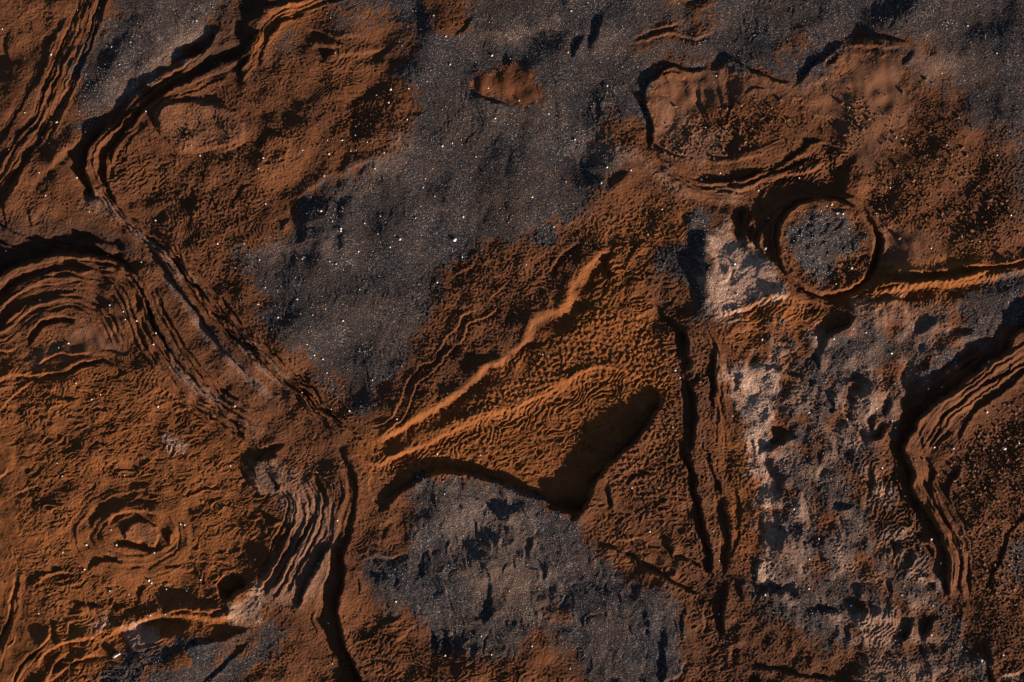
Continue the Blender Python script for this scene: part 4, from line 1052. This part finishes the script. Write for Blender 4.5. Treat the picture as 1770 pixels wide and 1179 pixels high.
ZONES = {'ground': [((0, 0, 190, 300), 'small pale pebble among the fine parallel lines at the far upper left'),
   ((190, 0, 720, 440), 'small pale pebble on the broad brown mud left of the central gravel'),
   ((0, 300, 260, 640), 'small pale pebble on the curved mud layers at the left edge'),
   ((0, 640, 300, 900), 'small pale pebble on scaly orange mud above the small crater'),
   ((0, 900, 460, 1179), 'small pale pebble on scaly orange mud below the small crater'),
   ((300, 440, 620, 900), 'small pale pebble on brown mud near the long diagonal bank'),
   ((620, 400, 1180, 780), 'small pale pebble on rippled mud above the leaf-shaped gully'),
   ((460, 780, 760, 1179), 'small pale pebble beside the dark channel at bottom centre left'),
   ((1000, 780, 1300, 1179), 'small pale pebble among the upright cracks right of the gully'),
   ((0, 0, 1770, 1179), 'small pale pebble on rough brown mud near the round mound')],
 'gravel_flat': [((0, 330, 700, 720), 'small pale pebble on the lower left lobe of the central gravel flat'),
   ((700, 240, 1060, 720), 'small pale pebble on the lower right lobe of the central gravel flat'),
   ((1100, 0, 1770, 430), 'small pale pebble on the gravel along the top right edge'),
   ((0, 0, 1770, 720), 'small pale pebble on the upper middle part of the central gravel')],
 'mud_plateau': [((1100, 60, 1420, 340), 'small pale pebble on the left half of the mud plateau'), ((1420, 60, 1800, 480), 'small pale pebble on the right half of the mud plateau')],
 'eroded_slope': [((1240, 500, 1800, 660), 'small pale pebble on the slope just under the round mound'), ((1180, 660, 1450, 1179), 'small pale pebble beside the pale crust on the eroded slope'),
   ((1450, 660, 1800, 1179), 'small pale pebble on the eroded slope beside the dark channel')],
 'clod_shelf': [((1560, 560, 1660, 1179), 'mud clod with a pointed shadow on the bare steps of the right hand shelf'), ((1660, 560, 1800, 800), 'mud clod with a pointed shadow on the upper part of the right hand shelf'),
   ((1660, 800, 1800, 1179), 'mud clod in the dense rubble low on the right hand shelf')],
 'clod_plateau': [((1100, 60, 1230, 500), 'mud clod at the left end of the smooth mud plateau'), ((1230, 60, 1400, 500), 'mud clod in the dark patch in the middle of the mud plateau'),
   ((1400, 60, 1520, 290), 'mud clod in the upright dark patch above the ridge end'), ((1480, 290, 1600, 480), 'mud clod in or beside the dark hollow right of the round mound'),
   ((1400, 60, 1800, 300), 'mud clod on the upper right part of the mud plateau'), ((1400, 300, 1800, 500), 'mud clod on the lower right part of the mud plateau')]}
def zone(k, px, py, d):
    for b, t in ZONES.get(k, []):
        if b[0] <= px <= b[2] and b[1] <= py <= b[3]: return t
    return d
def region_of(px, py):
    i = min(max(np.searchsorted(AX, px)-1, 0), NXv-2); j = min(max(np.searchsorted(AY, py)-1, 0), NYv-2)
    return REG[int(LAB[j, i])][0]
def place(name, me, px, py, r, sink=.25, zs=1.0):
    o = bpy.data.objects.new(name, me); scn.collection.objects.link(o)
    z = height(px, py)
    o.location = ((px-CX)*U, (CY-py)*U, (z+r*(.72*zs)*(1-2*sink)*.9)*U)
    o.scale = (r*U*rng.uniform(.9, 1.15), r*U*rng.uniform(.9, 1.15), r*U*zs)
    o.rotation_euler = (rng.uniform(-.2, .2), rng.uniform(-.2, .2), rng.uniform(0, 6.28)); return o
for ln in STONES.strip().split('\n'):
    t, rest = ln.split(' ', 1); x0, y0, k = TILE[t]
    for it in rest.split(','):
        lx, ly, r = [float(q) for q in it.split()]
        px, py = x0+lx*k, y0+ly*k
        o = place('pebble', rng.choice(PEBM), px, py, max(1.15, r*k*.80), .15, 1.1)
        lab = SPECIAL.get((t, int(lx), int(ly)))
        o['category'] = 'pebble'
        if lab: o['label'] = lab
        else:
            k_ = region_of(px, py); o['group'] = PHR[k_][1]; o['label'] = zone(k_, px, py, PHR[k_][0])
# white chip with its long shadow, lower left
bm = bmesh.new()
out = [(-6.8, -1.6), (-5.2, -3.4), (-1.5, -2.2), (2.2, .4), (6.2, 2.2), (6.6, 4.2), (3.6, 4.6), (.2, 2.9), (-3.6, .8)]
lo = [bm.verts.new((x*U, y*U, 0)) for x, y in out]
mi = [bm.verts.new((x*U*1.04, y*U*1.04, (3.0+.25*math.sin(i*2.1))*U)) for i, (x, y) in enumerate(out)]
hi = [bm.verts.new((x*U*.84, y*U*.84, (4.4+.5*math.sin(i*1.7))*U)) for i, (x, y) in enumerate(out)]
for a, b_ in ((lo, mi), (mi, hi)):
    for i in range(9): bm.faces.new((a[i], a[(i+1) % 9], b_[(i+1) % 9], b_[i]))
c = bm.verts.new((.1*U, .5*U, 5.3*U))
for i in range(9): bm.faces.new((hi[i], hi[(i+1) % 9], c))
bm.faces.new(lo[::-1])
me = bpy.data.meshes.new('stone_chip'); bm.to_mesh(me); bm.free(); me.materials.append(M_chip)
o = bpy.data.objects.new('stone_chip', me); scn.collection.objects.link(o)
cx_, cy_ = 592*.33937, 779+1046*.33937
o.location = ((cx_-CX)*U, (CY-cy_)*U, (height(cx_, cy_)+1.0)*U)
o['label'] = 'elongated white stone chip casting a blocky shadow beside the lower left gravel'; o['category'] = 'stone chip'

# clods that stand out on the mud, nearest things to boulders here
def scatter(mask_fn, n, box, seed):
    rr = random.Random(seed); out = []
    for _ in range(n*60):
        if len(out) >= n: break
        x = rr.uniform(box[0], box[2]); y = rr.uniform(box[1], box[3])
        if rr.random() > mask_fn(x, y): continue
        if any((x-a)**2+(y-b)**2 < 36 for a, b in out): continue
        out.append((x, y))
    return out
def at(M, x, y):
    return float(M[min(max(np.searchsorted(AY, y), 0), NYv-1), min(max(np.searchsorted(AX, x), 0), NXv-1)])
CL = [('mud clod with a pointed shadow on the right hand mud shelf', 'clods on the mud shelf', (1580, 600, 1765, 1060), 130, 'mud_shelf'),
      ('mud clod with a pointed shadow on the smooth mud plateau', 'clods on the mud plateau', (1120, 120, 1765, 460), 150, 'mud_plateau')]
for lab, grp, box, n, reg_ in CL:
    for x, y in scatter(lambda x, y: (at(RUBB, x, y)*.8+.06)*(region_of(x, y) == reg_), n, box, n):
        o = place('clod', rng.choice(CLODM), x, y, rng.uniform(1.6, 3.3), .2, 1.1)
        o['label'] = zone('clod_'+reg_[4:], x, y, lab); o['group'] = grp; o['category'] = 'clod'
# broken slab of mud at the head of the layered fan
def plate(name, tile, txt, z0, th, lab, cat, lean=0):
    P_ = parse(tile, txt); n = len(P_); mx = sum(p[0] for p in P_)/n; my = sum(p[1] for p in P_)/n
    bm = bmesh.new(); rows = []
    for sc, z in ((1.0, -1.5), (1.03, th*.6), (.93, th), (.55, th*1.12)):
        rows.append([bm.verts.new(((x-mx)*sc*U, (my-y)*sc*U, (z+lean*(x-mx)*.1+rng.uniform(-.2, .2))*U)) for x, y in P_])
    for a, b_ in zip(rows[:-1], rows[1:]):
        for i in range(n): bm.faces.new((a[i], a[(i+1) % n], b_[(i+1) % n], b_[i]))
    bm.faces.new(rows[0][::-1]); bm.faces.new(rows[-1])
    bmesh.ops.subdivide_edges(bm, edges=bm.edges[:], cuts=2, use_grid_fill=True)
    bmesh.ops.triangulate(bm, faces=bm.faces[:])
    for v in bm.verts: v.co += Vector((rng.uniform(-.5, .5), rng.uniform(-.5, .5), rng.uniform(-.55, .55)))*U
    bmesh.ops.recalc_face_normals(bm, faces=bm.faces)
    me = bpy.data.meshes.new(name); bm.to_mesh(me); bm.free(); me.materials.append(M_slab)
    o = bpy.data.objects.new(name, me); scn.collection.objects.link(o)
    o.location = ((mx-CX)*U, (CY-my)*U, (height(mx, my)+z0)*U); o['label'] = lab; o['category'] = cat
M_slab = stone_material('dry_mud', (.09, .040, .019), (.15, .072, .038), .85)
plate('mud_slab', 'C2', '0 85, 22 58, 45 70, 62 105, 80 135, 98 165, 108 200, 92 222, 66 205, 34 178, 8 140', -.3, 1.7, 'long broken slab of dry tan mud at the head of the layered fan', 'mud slab', -.3)
# grit nobody could count
def grit(name, label, n, fn, seed, rlo, rhi, m):
    r = np.random.default_rng(seed); t = (1+5**.5)/2
    b = np.array([(-1, t, 0), (1, t, 0), (-1, -t, 0), (1, -t, 0), (0, -1, t), (0, 1, t), (0, -1, -t), (0, 1, -t), (t, 0, -1), (t, 0, 1), (-t, 0, -1), (-t, 0, 1)])/math.hypot(1, t)
    f = np.array([(0, 11, 5), (0, 5, 1), (0, 1, 7), (0, 7, 10), (0, 10, 11), (1, 5, 9), (5, 11, 4), (11, 10, 2), (10, 7, 6), (7, 1, 8), (3, 9, 4), (3, 4, 2), (3, 2, 6), (3, 6, 8), (3, 8, 9), (4, 9, 5), (2, 4, 11), (6, 2, 10), (8, 6, 7), (9, 8, 1)])
    x = r.uniform(-10, 1780, n*14); y = r.uniform(-10, 1190, n*14)
    i = np.clip(np.searchsorted(AX, x), 0, NXv-1); j = np.clip(np.searchsorted(AY, y), 0, NYv-1)
    k = r.uniform(0, 1, len(x)) < fn(j, i); x, y, i, j = x[k][:n], y[k][:n], i[k][:n], j[k][:n]
    n = len(x); rad = rlo+(rhi-rlo)*r.uniform(0, 1, n)**3
    v = b[None]*r.uniform(.75, 1.2, (n, 12, 1))*rad[:, None, None]
    v[..., 2] *= .85
    v += np.stack([x-CX, CY-y, H[j, i]+rad*.35], -1)[:, None, :]
    v = v.reshape(-1, 3)*U
    F = (f[None]+np.arange(n)[:, None, None]*12).reshape(-1, 3)
    me = bpy.data.meshes.new(name); me.from_pydata(v.tolist(), [], F.tolist()); me.materials.append(m)
    o = bpy.data.objects.new(name, me); scn.collection.objects.link(o); o['kind'] = 'stuff'; o['label'] = label
CLUMP = ss(.1, 1.8, samp(n_mid, X*1.3+50, Y*1.3+850))
DENS = np.clip(SAND*(.05+.75*CLUMP), 0, 1)
for (t, soft, txt, val) in (('A1', 14, '640 480, 760 310, 880 110, 1030 -20, 1090 60, 900 180, 760 380, 650 520', 1.), ('A1', 12, '430 380, 560 260, 560 480, 500 640, 420 560', .7),
        ('A3', 12, '-20 160, 150 110, 270 70, 250 140, 60 190', 1.), ('A3', 14, '150 560, 350 640, 380 800, 300 780, 200 640', .6), ('A4', 12, '880 60, 1020 90, 1050 170, 960 150', 1.),
        ('P', 8, '1370 372, 1400 356, 1440 358, 1480 378, 1500 420, 1470 470, 1430 492, 1395 485, 1360 430', .8), ('A3', 8, '920 1080, 980 1060, 1020 1179, 930 1179', .8),
        ('B3', 8, '960 20, 1020 20, 1040 200, 1000 400, 960 300', .6), ('C4', 8, '330 100, 470 100, 480 240, 380 180', .8), ('C4', 7, '500 380, 600 480, 700 600, 860 760, 800 760, 640 620, 520 480', .7),
        ('C1', 8, '980 60, 1120 80, 1120 140, 1000 130', .5), ('C2', 8, '180 0, 280 20, 480 200, 420 200, 260 90', .7), ('B4', 10, '130 20, 330 60, 300 140, 160 120', 1.),
        ('C4', 8, '900 790, 1060 980, 1130 1100, 1060 1100, 960 960', .8), ('A1', 10, '120 430, 240 430, 280 560, 150 560', .3), ('B4', 10, '400 480, 620 520, 760 640, 600 700, 420 640', .4)):
    mask_into(DENS, t, soft, 5, txt, val)
grit('grit', 'pale grit glinting all over the gravel', 9000, lambda j, i: np.clip(DENS[j, i]**2*.7+.012*SAND[j, i]+.003, 0, 1), 5, .32, .85, M_grit)
grit('mud_grit', 'fine dark crumbs of mud scattered over the brown ground', 3500, lambda j, i: np.clip(.02+.5*RUBB[j, i]*MUD[j, i]+.08*CRUM[j, i], 0, 1), 6, .7, 1.7, M_clod)
